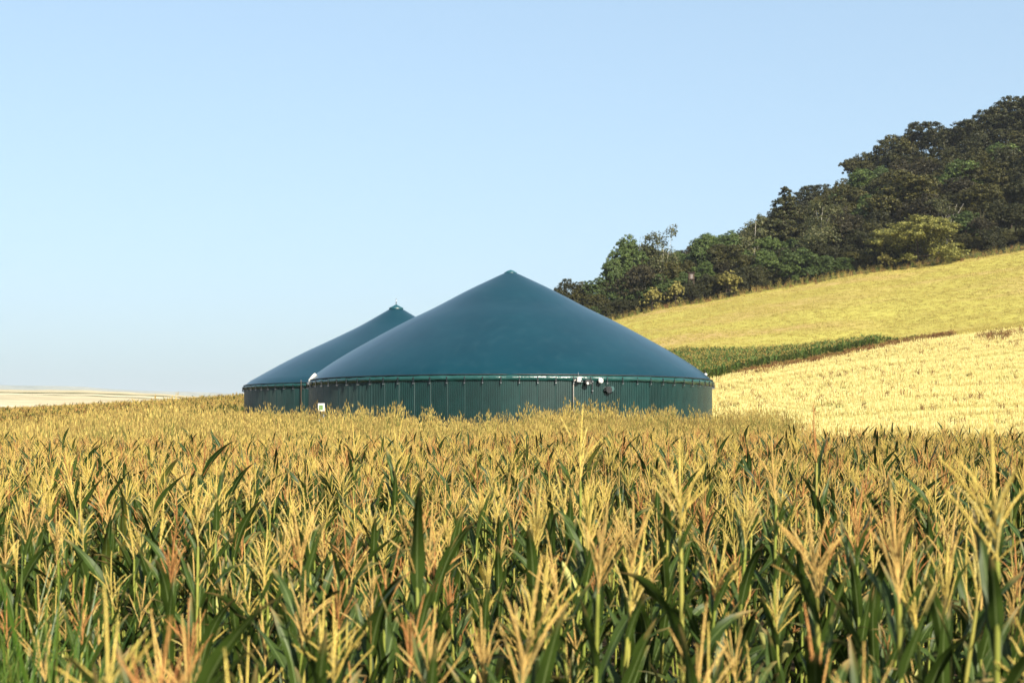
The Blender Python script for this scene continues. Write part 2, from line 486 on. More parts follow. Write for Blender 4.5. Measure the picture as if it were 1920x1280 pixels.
NP = 80
def panel_mesh(Rw, h):
    mb = MB()
    da = 2 * math.pi / NP
    ribs = 8; pts = []
    d = 0.034
    for r in range(ribs):
        for f, o in ((0.0, 0), (0.40, 0), (0.52, d), (0.88, d)):
            pts.append(((r + f) / ribs, o))
    pts.append((1.02, 0.0))
    V = []
    for a, o in pts:
        ang = (a - 0.5) * da
        rr = Rw + o + (0.004 if a > 1 else 0)
        for z in (0.0, h):
            V.append((rr * math.sin(ang), -rr * math.cos(ang), z))
    n = len(pts)
    mb.add(V, [(2 * i, 2 * i + 2, 2 * i + 3, 2 * i + 1) for i in range(n - 1)], 0, False)
    return mb.mesh('wall_panel', M['sheet'])

def smooth_profile(prof, n=44):
    """resample (r, z) by arc length with a smoothed curve"""
    p = np.array(prof, float)
    d = np.r_[0, np.cumsum(np.hypot(*np.diff(p, axis=0).T))]
    t = np.linspace(0, d[-1], n)
    q = np.stack([np.interp(t, d, p[:, 0]), np.interp(t, d, p[:, 1])], 1)
    for _ in range(6):
        q[3:-3] = 0.25 * q[2:-4] + 0.5 * q[3:-3] + 0.25 * q[4:-2]
    return q

def tank(X, Y, Rw, zb, rim, prof, label, flat):
    t = empty('biogas_tank', (X, Y, zb))
    put(t, label, 'tank', 'dark green biogas tanks')
    h = rim - zb
    pm = panel_mesh(Rw, h - 0.16)
    for k in range(NP):
        o = link(bpy.data.objects.new('wall_panel', pm), t)
        o.rotation_euler.z = k * 2 * math.pi / NP
    # roof membrane
    q = smooth_profile(prof)
    q[:, 1] -= zb
    mb = MB(); mb.lathe(q, 160)
    if flat:
        n0 = mb.n
    mem = mb.obj('roof_membrane', M['membrane'], t)
    # welded seams on the membrane
    for k in range(20):
        a = k * 2 * math.pi / 20 - math.pi / 2 + 0.004
        mb = MB(); V = []
        for r, z in q[2:]:
            for w in (-0.035, 0.035):
                V.append((r * math.cos(a) - w * math.sin(a), r * math.sin(a) + w * math.cos(a), z + 0.003))
        nn = len(q) - 2
        mb.add(V, [(2 * i, 2 * i + 1, 2 * i + 3, 2 * i + 2) for i in range(nn - 1)])
        mb.obj('weld_seam', M['membrane'], mem)
    # crinkled skirt where the membrane is clamped to the wall
    rng = np.random.default_rng(int(Y))
    nseg = 640; ang = np.arange(nseg) * 2 * math.pi / nseg
    rows = [(-0.31, 0.05), (-0.26, 0.12), (-0.18, 0.16), (-0.10, 0.15), (-0.03, 0.10), (0.03, 0.03)]
    w = np.convolve(rng.normal(0, 1, nseg + 8), np.ones(9) / 9, 'valid')[:nseg]
    w2 = np.convolve(rng.normal(0, 1, nseg + 4), np.ones(5) / 5, 'valid')[:nseg]
    V = []
    for j, (dz, dr) in enumerate(rows):
        k = 1 if 0 < j < 5 else 0.5
        rr = Rw + dr + k * 0.05 * (w if j % 2 else w2) + 0.012 * k * np.sin(ang * NP)
        zz = h + dz + (0.03 * w2 if j == 0 else 0)
        V.append(np.stack([rr * np.cos(ang), rr * np.sin(ang), np.broadcast_to(zz, ang.shape)], 1))
    mb = MB()
    mb.add(np.concatenate(V), [(j * nseg + i, j * nseg + (i + 1) % nseg, (j + 1) * nseg + (i + 1) % nseg, (j + 1) * nseg + i) for j in range(len(rows) - 1) for i in range(nseg)])
    mb.obj('membrane_skirt', M['band'], t)
    # clamping hose round the top edge
    mb = MB()
    ca = np.arange(161) * 2 * math.pi / 160
    mb.tube(np.stack([(Rw + 0.07) * np.cos(ca), (Rw + 0.07) * np.sin(ca), np.full(161, h + 0.045)], 1), 0.04, 6, caps=False)
    mb.obj('clamping_hose', M['rope'], t)
    # hanging clips
    mb = MB()
    mb.box((0, -(Rw + 0.17), h - 0.24), (0.05, 0.05, 0.34), 0)
    mb.box((0, -(Rw + 0.12), h - 0.43), (0.035, 0.13, 0.035), 1)
    mb.box((0, -(Rw + 0.20), h - 0.43), (0.07, 0.02, 0.06), 1)
    cm = mb.mesh('clip', [M['rope'], M['steel']])
    for k in range(NP):
        o = link(bpy.data.objects.new('clip', cm), t)
        o.rotation_euler.z = (k + 0.5) * 2 * math.pi / NP
    # cap at the apex
    za = q[0][1]
    mb = MB()
    if flat:
        mb.lathe([(0.62, za - 0.10), (0.62, za + 0.02), (0.3, za + 0.18), (0.02, za + 0.34)], 24)
    else:
        mb.lathe([(0.42, za - 0.19), (0.42, za - 0.13), (0.2, za + 0.0), (0.02, za + 0.06)], 24)
    cap = mb.obj('apex_cap', M['seam'], t)
    if flat:
        mb = MB(); mb.tube([(0, 0, za + 0.3), (0, 0, za + 0.85)], 0.035, 6)
        mb.obj('apex_post', M['steel'], cap)
    return t, mem, h

T1 = (-0.10, 92.8, 13.0); T2 = (-10.1, 124.0, 13.0)
p1 = [(955.6, 507), (962, 509), (1034, 543), (1107.5, 582.7), (1147, 601), (1209, 634.7), (1259, 663), (1299, 688), (1321, 704.5), (1333, 716)]
prof1 = [((px - 955.6) / 377.4 * 13.06, zpx(py, 92.6)) for px, py in p1]
prof1[0] = (0.01, prof1[0][1]); prof1[-1] = (13.06, 5.86)
p2 = [(742, 577), (731, 578), (721, 584), (676, 610.8), (625.6, 636), (575, 660), (524.4, 686.7), (473.7, 716), (462.5, 724)]
prof2 = [((742 - px) / 279.5 * 13.06, zpx(py, 123.6)) for px, py in p2]
prof2[0] = (0.01, prof2[0][1]); prof2[-1] = (13.06, 6.42)
tank1, mem1, h1 = tank(*T1, 1.2, 5.83, prof1, 'large dark green corrugated biogas tank with pointed membrane dome, nearer of two', False)
tank2, mem2, h2 = tank(*T2, 1.4, 6.40, prof2, 'dark green biogas tank with flat-capped dome, half hidden behind the nearer one', True)

def wall_angle(T, px):
    lo, hi = -1.55, 1.55
    for _ in range(60):
        a = (lo + hi) / 2
        x = T[0] + T[2] * math.sin(a); y = T[1] - T[2] * math.cos(a)
        if 960 + F * x / y < px: lo = a
        else: hi = a
    return a, T[1] - T[2] * math.cos(a)
def fit_part(name, mb, mats, T, tk, px, py, out=0.0):
    """a fitting on the wall: its own -Y points outwards"""
    a, y = wall_angle(T, px)
    z = zpx(py, y) - tk.location.z
    o = mb.obj(name, mats, tk)
    rr = T[2] + out
    o.location = (rr * math.sin(a), -rr * math.cos(a), z)
    o.rotation_euler.z = a
    return o
# white valve box with aerial, on the skirt
mb = MB()
mb.box((0, -0.28, 0.0), (0.20, 0.22, 0.26)); mb.box((0.0, -0.40, 0.03), (0.15, 0.03, 0.16)); mb.box((0.14, -0.26, 0.04), (0.06, 0.10, 0.10))
vb = fit_part('valve_box', mb, M['white'], T1, tank1, 1081.5, 711.5)
mb = MB(); mb.tube([(0, -0.25, 0.13), (0, -0.25, 0.42)], 0.014, 5); mb.obj('aerial', M['steel'], vb)
mb = MB(); mb.tube([(0.14, -0.2, -0.02), (0.26, -0.22, -0.05), (0.30, -0.12, -0.1)], 0.022, 6); mb.box((0.15, -0.2, -0.12), (0.28, 0.05, 0.03)); mb.obj('bracket', M['steel'], vb)
mb = MB(); mb.tube([(0.12, -0.2, 0.12), (0, -0.17, 0.02), (-0.02, -0.13, -0.15), (-0.02, -0.13, -3.2)], 0.028, 8)
fit_part('drain_pipe', mb, M['pipe'], T1, tank1, 1074.5, 715)
def drum(mb, c, r, l, mat=0, n=20):
    ang = np.arange(n) * 2 * math.pi / n
    mb.tube([(c[0], c[1], c[2]), (c[0], c[1] - l * 0.5, c[2]), (c[0], c[1] - l, c[2])], r, n, mat, smooth=False)
# black blower with pale opening
mb = MB(); drum(mb, (0, 0.0, 0), 0.15, 0.38); drum(mb, (0, -0.38, 0), 0.165, 0.04)
b1 = fit_part('blower', mb, M['black'], T1, tank1, 1097.5, 716.5)
mb = MB(); drum(mb, (-0.03, -0.42, -0.06), 0.07, 0.03); mb.obj('blower_outlet', M['white'], b1)
# white round relief valve
mb = MB(); mb.tube([(0, 0.05, 0), (0, -0.22, 0.02)], 0.07, 12)
b2 = fit_part('relief_valve', mb, M['black'], T1, tank1, 1121.5, 714.5)
mb = MB(); drum(mb, (0.03, -0.22, 0.03), 0.145, 0.10); drum(mb, (0.03, -0.32, 0.03), 0.11, 0.03); mb.obj('valve_lid', M['white'], b2)
# dark sight glass with hood
mb = MB(); drum(mb, (0, 0.02, 0), 0.19, 0.30); mb.box((-0.22, -0.12, -0.03), (0.08, 0.1, 0.08))
b3 = fit_part('agitator_mount', mb, M['black'], T1, tank1, 1138, 730.5)
mb = MB(); drum(mb, (0.22, -0.02, 0.05), 0.15, 0.2); mb.obj('sight_glass', M['glass'], b3)
# steel rod with bolts beside the valves
mb = MB(); mb.box((0, -0.08, -0.4), (0.05, 0.04, 0.8)); mb.box((0, -0.12, -0.1), (0.09, 0.05, 0.05), 1); mb.box((0, -0.12, -0.62), (0.09, 0.05, 0.05), 1)
fit_part('wall_strap', mb, [M['rope'], M['steel']], T1, tank1, 1109.5, 712)
# pale elbow at the left edge, small valve on the right shoulder
a, y = wall_angle(T1, 583)
mb = MB(); mb.tube([(0, 0.2, -0.2), (-0.05, -0.22, -0.12), (-0.02, -0.30, 0.1), (0.20, -0.28, 0.34), (0.34, -0.22, 0.46)], [0.07, 0.09, 0.11, 0.13, 0.13], 10)
e = mb.obj('overflow_elbow', M['white'], tank1)
e.location = (T1[2] * math.sin(a), -T1[2] * math.cos(a), zpx(716, y) - 1.2)
mb = MB(); drum(mb, (-0.06, -0.28, -0.1), 0.10, 0.12); mb.obj('flange', M['steel'], e)
mb = MB(); drum(mb, (0, 0, 0), 0.09, 0.22); mb.box((0, -0.05, -0.12), (0.14, 0.14, 0.12), 1); mb.tube([(0.0, -0.05, 0.05), (-0.03, -0.05, 0.28)], 0.015, 5, 1)
e = mb.obj('shoulder_valve', [M['white'], M['black']], tank1)
e.location = (at_px(1316, 92.5) - T1[0], -2.0, zpx(702, 90.8) - 1.2)
mb = MB(); mb.tube([(0, -0.16, 0.12), (0, -0.16, -3.5)], 0.035, 6); mb.box((0, -0.16, 0.15), (0.08, 0.08, 0.1), 1)
fit_part('lightning_rod', mb, [M['timber'], M['steel']], T2, tank2, 567, 717)

# information board among the weeds
sx, sy = at_px(602.5, 77.5), 77.5
t = empty('information_board', (sx, sy, gz1(sx, sy)))
put(t, 'small white board with green picture, among weeds at the left foot of the nearer tank', 'sign')
zc = zpx(763, sy) - t.location.z
for dx in (-0.12, 0.12):
    mb = MB(); mb.tube([(dx, 0.05, -0.3), (dx, 0.05, zc + 0.1)], 0.025, 6); mb.obj('post', M['steel'], t)
mb = MB(); mb.box((0, 0, zc), (0.36, 0.03, 0.42)); bd = mb.obj('board', M['white'], t)
mb = MB(); mb.box((-0.02, -0.02, zc - 0.02), (0.22, 0.012, 0.26)); mb.obj('picture', M['green_print'], bd)

# ---------------------------------------------------------------- maize plants
prng = np.random.default_rng(7)
def leaf_builder(L, W, a0, droop, twist, wave, rng, curl=0.35):
    ns = 11; nc = 4
    t = np.linspace(0, 1, ns)
    th = a0 + droop * t ** 1.6
    d = np.stack([np.sin(th), np.zeros(ns), np.cos(th)], 1)
    pts = np.zeros((ns, 3))
    pts[1:] = np.cumsum((d[1:] + d[:-1]) / 2 * (L / (ns - 1)), 0)
    pts[:, 1] += 0.10 * L * math.sin(rng.uniform(0, 6.28)) * t ** 2
    nrm = np.stack([-np.cos(th), np.zeros(ns), np.sin(th)], 1)
    side = np.array([0, 1.0, 0])
    w = W * np.clip(0.45 + t / 0.28, 0, 1) * (1 - t ** 2.4) ** 0.9 + 0.0015
    ph = rng.uniform(0, 6.28); fr = rng.uniform(9, 14)
    V = []; ac = []; al = []
    for i in range(ns):
        tw = twist * t[i]
        sd = math.cos(tw) * side + math.sin(tw) * nrm[i]
        nn = math.cos(tw) * nrm[i] - math.sin(tw) * side
        for j in range(nc + 1):
            c = (j / nc - 0.5) * 2
            up = curl * abs(c) * w[i] * 0.5 + wave * w[i] * c * c * math.sin(fr * t[i] + ph + (1.7 if c > 0 else 0))
            V.append(pts[i] + sd * c * w[i] * 0.5 + nn * up)
            ac.append(c); al.append(t[i])
    mb = MB()
    k = nc + 1
    mb.add(V, [(i * k + j, i * k + j + 1, (i + 1) * k + j + 1, (i + 1) * k + j) for i in range(ns - 1) for j in range(nc)], across=ac, along=al)
    return mb
LEAVES_UP = [leaf_builder(prng.uniform(.40, .56), prng.uniform(.048, .068), R(prng.uniform(9, 24)), R(prng.uniform(0, 45)), prng.uniform(-.9, .9), .16, prng) for _ in range(7)]
LEAVES_MID = [leaf_builder(prng.uniform(.55, .76), prng.uniform(.056, .080), R(prng.uniform(12, 28)), R(prng.uniform(10, 90)), prng.uniform(-1.2, 1.2), .2, prng) for _ in range(8)]
LEAVES_LOW = [leaf_builder(prng.uniform(.6, .8), prng.uniform(.06, .08), R(prng.uniform(20, 45)), R(prng.uniform(50, 115)), prng.uniform(-1.2, 1.2), .2, prng) for _ in range(4)]
LEAVES = LEAVES_UP + LEAVES_MID + LEAVES_LOW
LEAF_ME = [l.mesh('leaf', M['corn_leaf']) for l in LEAVES]

def tassel_builder(rng, nb, length, spread, fat):
    mb = MB()
    def branch(base, az, a0, a1, L, r):
        n = 6
        t = np.linspace(0, 1, n)
        th = a0 + (a1 - a0) * t
        d = np.stack([np.sin(th) * math.cos(az), np.sin(th) * math.sin(az), np.cos(th)], 1)
        p = np.zeros((n, 3)); p[1:] = np.cumsum((d[1:] + d[:-1]) / 2 * (L / (n - 1)), 0)
        p += base
        mb.tube(p, np.r_[r * .7, np.full(n - 2, r), r * .35], 4, caps=False)
        # spikelets along the branch
        ks = int(L / 0.013)
        for k in range(ks):
            u = 0.16 + 0.84 * k / ks
            fi = u * (n - 1); i = min(int(fi), n - 2); q = p[i] + (p[i + 1] - p[i]) * (fi - i)
            ph = rng.uniform(0, 6.28); ax = d[i]
            e1 = np.cross(ax, [0.3, 0.5, 0.8]); e1 /= np.linalg.norm(e1); e2 = np.cross(ax, e1)
            o = e1 * math.cos(ph) + e2 * math.sin(ph); s = e2 * math.cos(ph) - e1 * math.sin(ph)
            l = rng.uniform(.010, .016) * fat; wd = .0028 * fat
            tip = q + o * l * .55 + ax * l * .95
            m_ = q + o * (r + l * .28) + ax * l * .4
            mb.add([q, m_ + s * wd, tip, m_ - s * wd], [(0, 1, 2, 3)], smooth=False)
    branch(np.array([0, 0, 0.0]), rng.uniform(0, 6.28), 0.0, rng.uniform(0.0, .18), length, .0044 * fat)
    for b in range(nb):
        hb = length * (0.02 + 0.34 * b / nb)
        az = b * 2.4 + rng.uniform(-.5, .5)
        a0 = rng.uniform(.2, .72) * spread
        branch(np.array([0, 0, hb]), az, a0, a0 * rng.uniform(.6, 1.7) + rng.uniform(-.15, .45), length * rng.uniform(.42, .66), .0032 * fat)
    return mb
TASSELS = []
for i, (nb, ln, sp, ft) in enumerate([(9, .41, 1.0, .95), (13, .37, .85, .85), (7, .43, .75, 1.0), (14, .35, 1.15, .85), (6, .42, .6, 1.0), (12, .38, .6, .9), (9, .44, 1.15, .9), (4, .42, .4, 1.0), (13, .38, .95, .85)]):
    TASSELS.append(tassel_builder(prng, nb, ln, sp, ft))
TMATS = [('yellow', M['tassel_yellow']), ('tan', M['tassel_tan']), ('reddish', M['tassel_red'])]
TAS_ME = {(i, c): TASSELS[i].mesh('tassel', m) for i in range(len(TASSELS)) for c, m in TMATS}

HS = 1.84     # stalk length to the tassel base
def stalk_builder(rng):
    n = 12; z = np.linspace(-0.05, HS, n)
    lean = rng.uniform(-.05, .05, 2)
    p = np.stack([lean[0] * (z / HS) ** 2, lean[1] * (z / HS) ** 2, z], 1)
    mb = MB(); mb.tube(p, np.linspace(.0135, .0065, n) * np.where(np.arange(n) % 2, 1.0, 1.12), 6, caps=False)
    return mb, p
STALKS = [stalk_builder(prng) for _ in range(4)]
STALK_ME = [s[0].mesh('stalk', M['corn_stalk']) for s in STALKS]
mb = MB(); mb.lathe([(0.004, -.01), (.02, .03), (.027, .08), (.024, .14), (.013, .20), (.004, .235)], 8)
for k in range(5):
    mb.tube([(0, 0, .22), (.012 * math.cos(k * 1.3), .012 * math.sin(k * 1.3), .26), (.03 * math.cos(k * 1.3), .03 * math.sin(k * 1.3), .27)], .002, 3, 1)
EAR = mb; EAR_ME = mb.mesh('ear', [M['husk'], M['tassel_red']])

class Proto: pass
PROTOS = []
for i in range(12):
    p = Proto()
    p.stalk = i % 4; sp = STALKS[p.stalk][1]
    p.tassel = i % len(TASSELS)
    p.tas_loc = Vector(sp[-1]); p.tas_rot = Euler((prng.uniform(-.12, .12), prng.uniform(-.12, .12), prng.uniform(0, 6.28)))
    p.leaves = []
    az = prng.uniform(0, 6.28)
    hts = [1.80, 1.70, 1.58, 1.44, 1.28, 1.10, .90, .66]
    for k, hh in enumerate(hts):
        if k == 0 and i % 3 == 1: continue
        if k < 3: li = prng.integers(0, 7)
        elif k < 6: li = 7 + prng.integers(0, 8)
        else: li = 15 + prng.integers(0, 4)
        z = hh + prng.uniform(-.05, .05)
        x = np.interp(z, sp[:, 2], sp[:, 0]); y = np.interp(z, sp[:, 2], sp[:, 1])
        sc = ((1.0 if i % 4 == 0 else 0.85 if i % 4 == 3 else 0.62) if k == 0 else 0.95 if k == 1 else 1.0) * prng.uniform(.88, 1.12)
        p.leaves.append((int(li), Vector((x, y, z)), Euler((0, 0, az + k * math.pi + prng.uniform(-.5, .5))), sc))
    p.ear = None
    if i % 2 == 0:
        z = prng.uniform(1.0, 1.25)
        p.ear = (Vector((np.interp(z, sp[:, 2], sp[:, 0]), np.interp(z, sp[:, 2], sp[:, 1]), z)), Euler((0, .42, prng.uniform(0, 6.28))))
    PROTOS.append(p)
def mat4(loc, rot, sc=1.0): return Matrix.Translation(loc) @ rot.to_matrix().to_4x4() @ Matrix.Scale(sc, 4)

def corn_plant(x, y, z, rz, scale, pi, color, tilt, label, group, tas_scale=1.0):
    p = PROTOS[pi]
    e = bpy.data.objects.new('corn_plant', None)
    e.empty_display_size = 0.2
    e.location = (x, y, z); e.rotation_euler = (tilt[0], tilt[1], rz); e.scale = (scale,) * 3
    link(e); put(e, label, 'corn', group)
    link(bpy.data.objects.new('stalk', STALK_ME[p.stalk]), e)
    o = link(bpy.data.objects.new('tassel', TAS_ME[(p.tassel, color)]), e)
    o.location = p.tas_loc; o.rotation_euler = p.tas_rot; o.scale = (tas_scale * .84, tas_scale * .84, tas_scale * .90)
    for li, loc, rot, sc in p.leaves:
        o = link(bpy.data.objects.new('leaf', LEAF_ME[li]), e)
        o.location = loc; o.rotation_euler = rot; o.scale = (sc / max(1.0, scale ** 1.3),) * 3
    if p.ear:
        o = link(bpy.data.objects.new('ear', EAR_ME), e)
        o.location, o.rotation_euler = p.ear
    return e

# one-mesh versions of the same plants, for the parts of the field that nobody could count
def proto_object(pi, color):
    p = PROTOS[pi]
    items = [(STALKS[p.stalk][0], Matrix.Identity(4), 0), (TASSELS[p.tassel], mat4(p.tas_loc, p.tas_rot), 1)]
    items += [(LEAVES[li], mat4(loc, rot, sc), 2) for li, loc, rot, sc in p.leaves]
    mats = [M['corn_stalk'], dict(TMATS)[color], M['corn_leaf']]
    return bpy.data.objects.new('corn_source', merge_mesh('corn_source', items, mats))
def green_object(pi):
    p = PROTOS[pi]
    items = [(STALKS[p.stalk][0], Matrix.Identity(4), 0), (TASSELS[p.tassel], mat4(p.tas_loc, p.tas_rot, .7), 1)]
    items += [(LEAVES[li], mat4(loc, rot, sc * 1.2), 2) for li, loc, rot, sc in p.leaves]
    return bpy.data.objects.new('green_corn_source', merge_mesh('green_corn_source', items, [M['corn_stalk'], M['husk'], M['strip_leaf']]))
GREEN_SRC = [green_object(i) for i in (0, 3, 5, 8, 10)]
CORN_SRC = [proto_object(i % 12, c) for i, c in enumerate(['yellow', 'yellow', 'tan', 'yellow', 'tan', 'yellow', 'reddish', 'tan', 'yellow', 'tan', 'yellow', 'tan', 'reddish', 'yellow'])]

def scatter_stuff(name, sources, pts, rots, scl, label, cat):
    """one object: every point carries a copy of one of the source shapes"""
    pts = np.asarray(pts, np.float32)
    me = bpy.data.meshes.new(name)
    me.from_pydata(pts.tolist(), [], [])
    a = me.attributes.new('rot', 'FLOAT_VECTOR', 'POINT'); a.data.foreach_set('vector', np.asarray(rots, np.float32).ravel())
    a = me.attributes.new('scl', 'FLOAT_VECTOR', 'POINT')
    scl = np.asarray(scl, np.float32)
    if scl.ndim == 1: scl = np.repeat(scl[:, None], 3, 1)
    a.data.foreach_set('vector', np.ascontiguousarray(scl).ravel())
    rg = np.random.default_rng(len(pts))
    a = me.attributes.new('idx', 'INT', 'POINT'); a.data.foreach_set('value', rg.integers(0, len(sources), len(pts)).astype(np.int32))
    o = link(bpy.data.objects.new(name, me))
    ng = bpy.data.node_groups.new(name, 'GeometryNodeTree')
    ng.interface.new_socket('Geometry', in_out='INPUT', socket_type='NodeSocketGeometry')
    ng.interface.new_socket('Geometry', in_out='OUTPUT', socket_type='NodeSocketGeometry')
    gi = ng.nodes.new('NodeGroupInput'); go = ng.nodes.new('NodeGroupOutput')
    iop = ng.nodes.new('GeometryNodeInstanceOnPoints')
    g2i = ng.nodes.new('GeometryNodeGeometryToInstance')
    for s in sources:
        oi = ng.nodes.new('GeometryNodeObjectInfo')
        oi.inputs['Object'].default_value = s
        ng.links.new(oi.outputs['Geometry'], g2i.inputs[0])
    def named(nm, ty):
        n = ng.nodes.new('GeometryNodeInputNamedAttribute'); n.data_type = ty; n.inputs['Name'].default_value = nm
        return n.outputs['Attribute']
    e2r = ng.nodes.new('FunctionNodeEulerToRotation')
    ng.links.new(named('rot', 'FLOAT_VECTOR'), e2r.inputs[0])
    ng.links.new(gi.outputs[0], iop.inputs['Points'])
    ng.links.new(g2i.outputs[0], iop.inputs['Instance'])
    iop.inputs['Pick Instance'].default_value = True
    ng.links.new(named('idx', 'INT'), iop.inputs['Instance Index'])
    ng.links.new(e2r.outputs[0], iop.inputs['Rotation'])
    ng.links.new(named('scl', 'FLOAT_VECTOR'), iop.inputs['Scale'])
    ng.links.new(iop.outputs[0], go.inputs[0])
    md = o.modifiers.new('scatter', 'NODES'); md.node_group = ng
    put(o, label, cat, None, 'stuff')
    return o

# hero plants: photo column, row of the tassel tip, distance, colour, plant kind, label
HERO = [
    (1866, 735, 4.6, 'yellow', 9, 'tallest corn plant, thick pale yellow tassel at the right edge of the photo'),
    (1088, 748, 9.5, 'yellow', 6, 'tall corn plant with spread yellow tassel before the drain pipe of the tank'),
    (1284, 766, 6.0, 'yellow', 3, 'tall corn plant with bushy yellow tassel before the right end of the tank'),
    (1528, 744, 12.0, 'reddish', 7, 'corn plant with thin reddish tassel rising in front of the stubble field'),
    (1448, 792, 9.0, 'tan', 2, 'corn plant with tan tassel left of the thin reddish one, in front of the stubble'),
    (735, 778, 14.0, 'yellow', 6, 'corn plant with open yellow tassel before the left half of the nearer tank'),
    (660, 782, 16.0, 'yellow', 9, 'corn plant with yellow tassel right of the small white board'),
    (190, 1060, 3.7, 'yellow', 9, 'near corn plant with big blurred yellow tassel at lower left'),
    (268, 1080, 3.3, 'reddish', 1, 'blurred corn plant with reddish tassel right of the big yellow one, lower left'),
    (1550, 866, 5.2, 'tan', 3, 'corn plant with pale tan tassel and broad dark leaf, right of centre'),
    (1700, 850, 4.8, 'tan', 5, 'corn plant with tan tassel second from the right edge, nearly as high as the tallest'),
    (990, 860, 7.0, 'yellow', 5, 'corn plant with narrow yellow tassel in the middle of the field below the dome tip'),
    (575, 900, 7.0, 'tan', 1, 'corn plant with broad upright dark leaves left of centre'),
    (1000, 1020, 4.2, 'tan', 2, 'near corn plant with pale stalk and tan tassel at bottom centre'),
]
rows_rng = np.random.default_rng(21)
# sowing rows, running slightly across the view
ra = R(24); ux = np.array([math.sin(ra), math.cos(ra)]); vx = np.array([math.cos(ra), -math.sin(ra)])
PL = []
for i in np.arange(-110, 110):
    for j in np.arange(-180, 390):
        if rows_rng.random() < 0.10: continue
        q = vx * (i * 0.72 + rows_rng.normal(0, .05)) + ux * (j * 0.22 + rows_rng.normal(0, .05))
        x, y = q
        if y < 1.0 or y > 51.5 + 2.2 * math.sin(x * .37) * math.sin(x * .113 + 1) or abs(x) > 0.40 * y + 4.5: continue
        if y < 3.1 and abs(x) < 0.42 * y + 0.5: continue
        # grassy gap at the left border of the field
        if x < -1.35 and y < 7.2 and x < -0.255 * y - 0.05 and rows_rng.random() < (.45 if x > -0.325 * y else .9): continue
        if y < 9 and rows_rng.random() < 0.12: continue
        PL.append((x, y))
PL = np.array(PL)
for px, py, Y, *_ in HERO:
    hx0 = at_px(px, Y)
    d = np.hypot(PL[:, 0] - hx0, PL[:, 1] - Y)
    # nothing may stand right in front of a hero plant's tassel
    cone = (PL[:, 1] < Y) & (abs(PL[:, 0] - at_px(px, 1) * PL[:, 1]) < 0.06)
    PL = PL[(d > 0.12) & ~(cone & (PL[:, 1] < 4.5))]
n = len(PL)
ph = 2.17 + 0.10 * np.sin(PL[:, 0] * .5 + 1) * np.sin(PL[:, 1] * .31) + rows_rng.normal(0, 1, n) * np.where(PL[:, 1] < 12, .23, .15) - 0.10 * np.clip((12 - PL[:, 1]) / 6, 0, 1)
ph = np.clip(ph, 1.6, 2.62)
near = (PL[:, 1] < 5.0)
ph[near] = np.clip(ph[near], 1.55, 2.32)
ordr = np.argsort(PL[:, 1])
infr = abs(PL[:, 0]) < 0.36 * PL[:, 1] + 0.25
vis = [i for i in ordr if infr[i]]
ind = vis[:300 - len(HERO)]
inds = set(ind)
rest = [i for i in range(n) if i not in inds]
GRP = 'corn plants in the nearest rows'
specs = []
for i in ind:
    x, y = PL[i]
    c = str(rows_rng.choice(['yellow', 'tan', 'reddish'], p=[.48, .37, .15]))
    pi = int(rows_rng.integers(0, 12))
    dist = 'at the very front' if y < 5.0 else 'in the near rows' if y < 9 else 'some rows back'
    shape = 'spreading' if PROTOS[pi].tassel in (0, 3, 6) else 'slender' if PROTOS[pi].tassel in (4, 7, 2) else 'upright'
    specs.append((f'corn plant with {shape} {c} tassel {dist}', x / y, i, c, pi))
count = {}
for lab, _, i, c, pi in sorted(specs, key=lambda q: (q[0], q[1])):
    k = count.get(lab, 0); count[lab] = k + 1
    x, y = PL[i]
    corn_plant(x, y, gz1(x, y), rows_rng.uniform(0, 6.28), ph[i] / 2.22, pi, c, rows_rng.normal(0, .06, 2),
               f'{lab}, {ordinal(k)} such plant from the left', GRP)
for px, py, Y, c, pi, lab in HERO:
    x = at_px(px, Y); zg = gz1(x, Y)
    sc = (zpx(py, Y) - zg) / 2.25
    corn_plant(x, Y, zg, random.Random(px).uniform(0, 6.28), sc, pi, c, (0, 0), lab, GRP)
rp = PL[rest]; k = len(rp)
scatter_stuff('corn_rows', CORN_SRC, np.c_[rp, gz(rp[:, 0], rp[:, 1])],
              np.c_[rows_rng.normal(0, .06, k), rows_rng.normal(0, .06, k), rows_rng.uniform(0, 6.28, k)], ph[rest] / 2.22,
              'ripening corn of the middle distance, a sea of yellow and tan tassels up to the tanks', 'corn')

# the second cornfield, rising on the left
g = np.random.default_rng(5)
N = 52000
Yv = np.sqrt(g.uniform(60 ** 2, 262 ** 2, N)); u = g.uniform(-0.46, 0.02, N); X = u * Yv
ok = (X / (Yv + S0) < 0.0) & ~((abs(X + 10.1) < 15.5) & (abs(Yv - 124) < 16)) & ~((X > -14.5) & (Yv > 76) & (Yv < 160)) & (X < -14 + (Yv - 60) * 0.012)
# thin the far part, leave a few lanes
ok &= g.random(N) < np.clip(160 / Yv, .5, 1)
ok &= ~((abs(Yv - 205 + X * 0.25) < 3.0))
X = X[ok]; Yv = Yv[ok]; k = len(X)
hsc = g.normal(.80, .07, k) * np.clip((Yv - 40) / 60, .6, 1.15)
scatter_stuff('far_corn', CORN_SRC, np.c_[X, Yv, gz(X, Yv)], np.c_[g.normal(0, .06, (k, 2)), g.uniform(0, 6.28, k)], np.stack([hsc * 1.35, hsc * 1.35, hsc], 1),
              'olive and tan cornfield rising to the left of the tanks', 'corn')
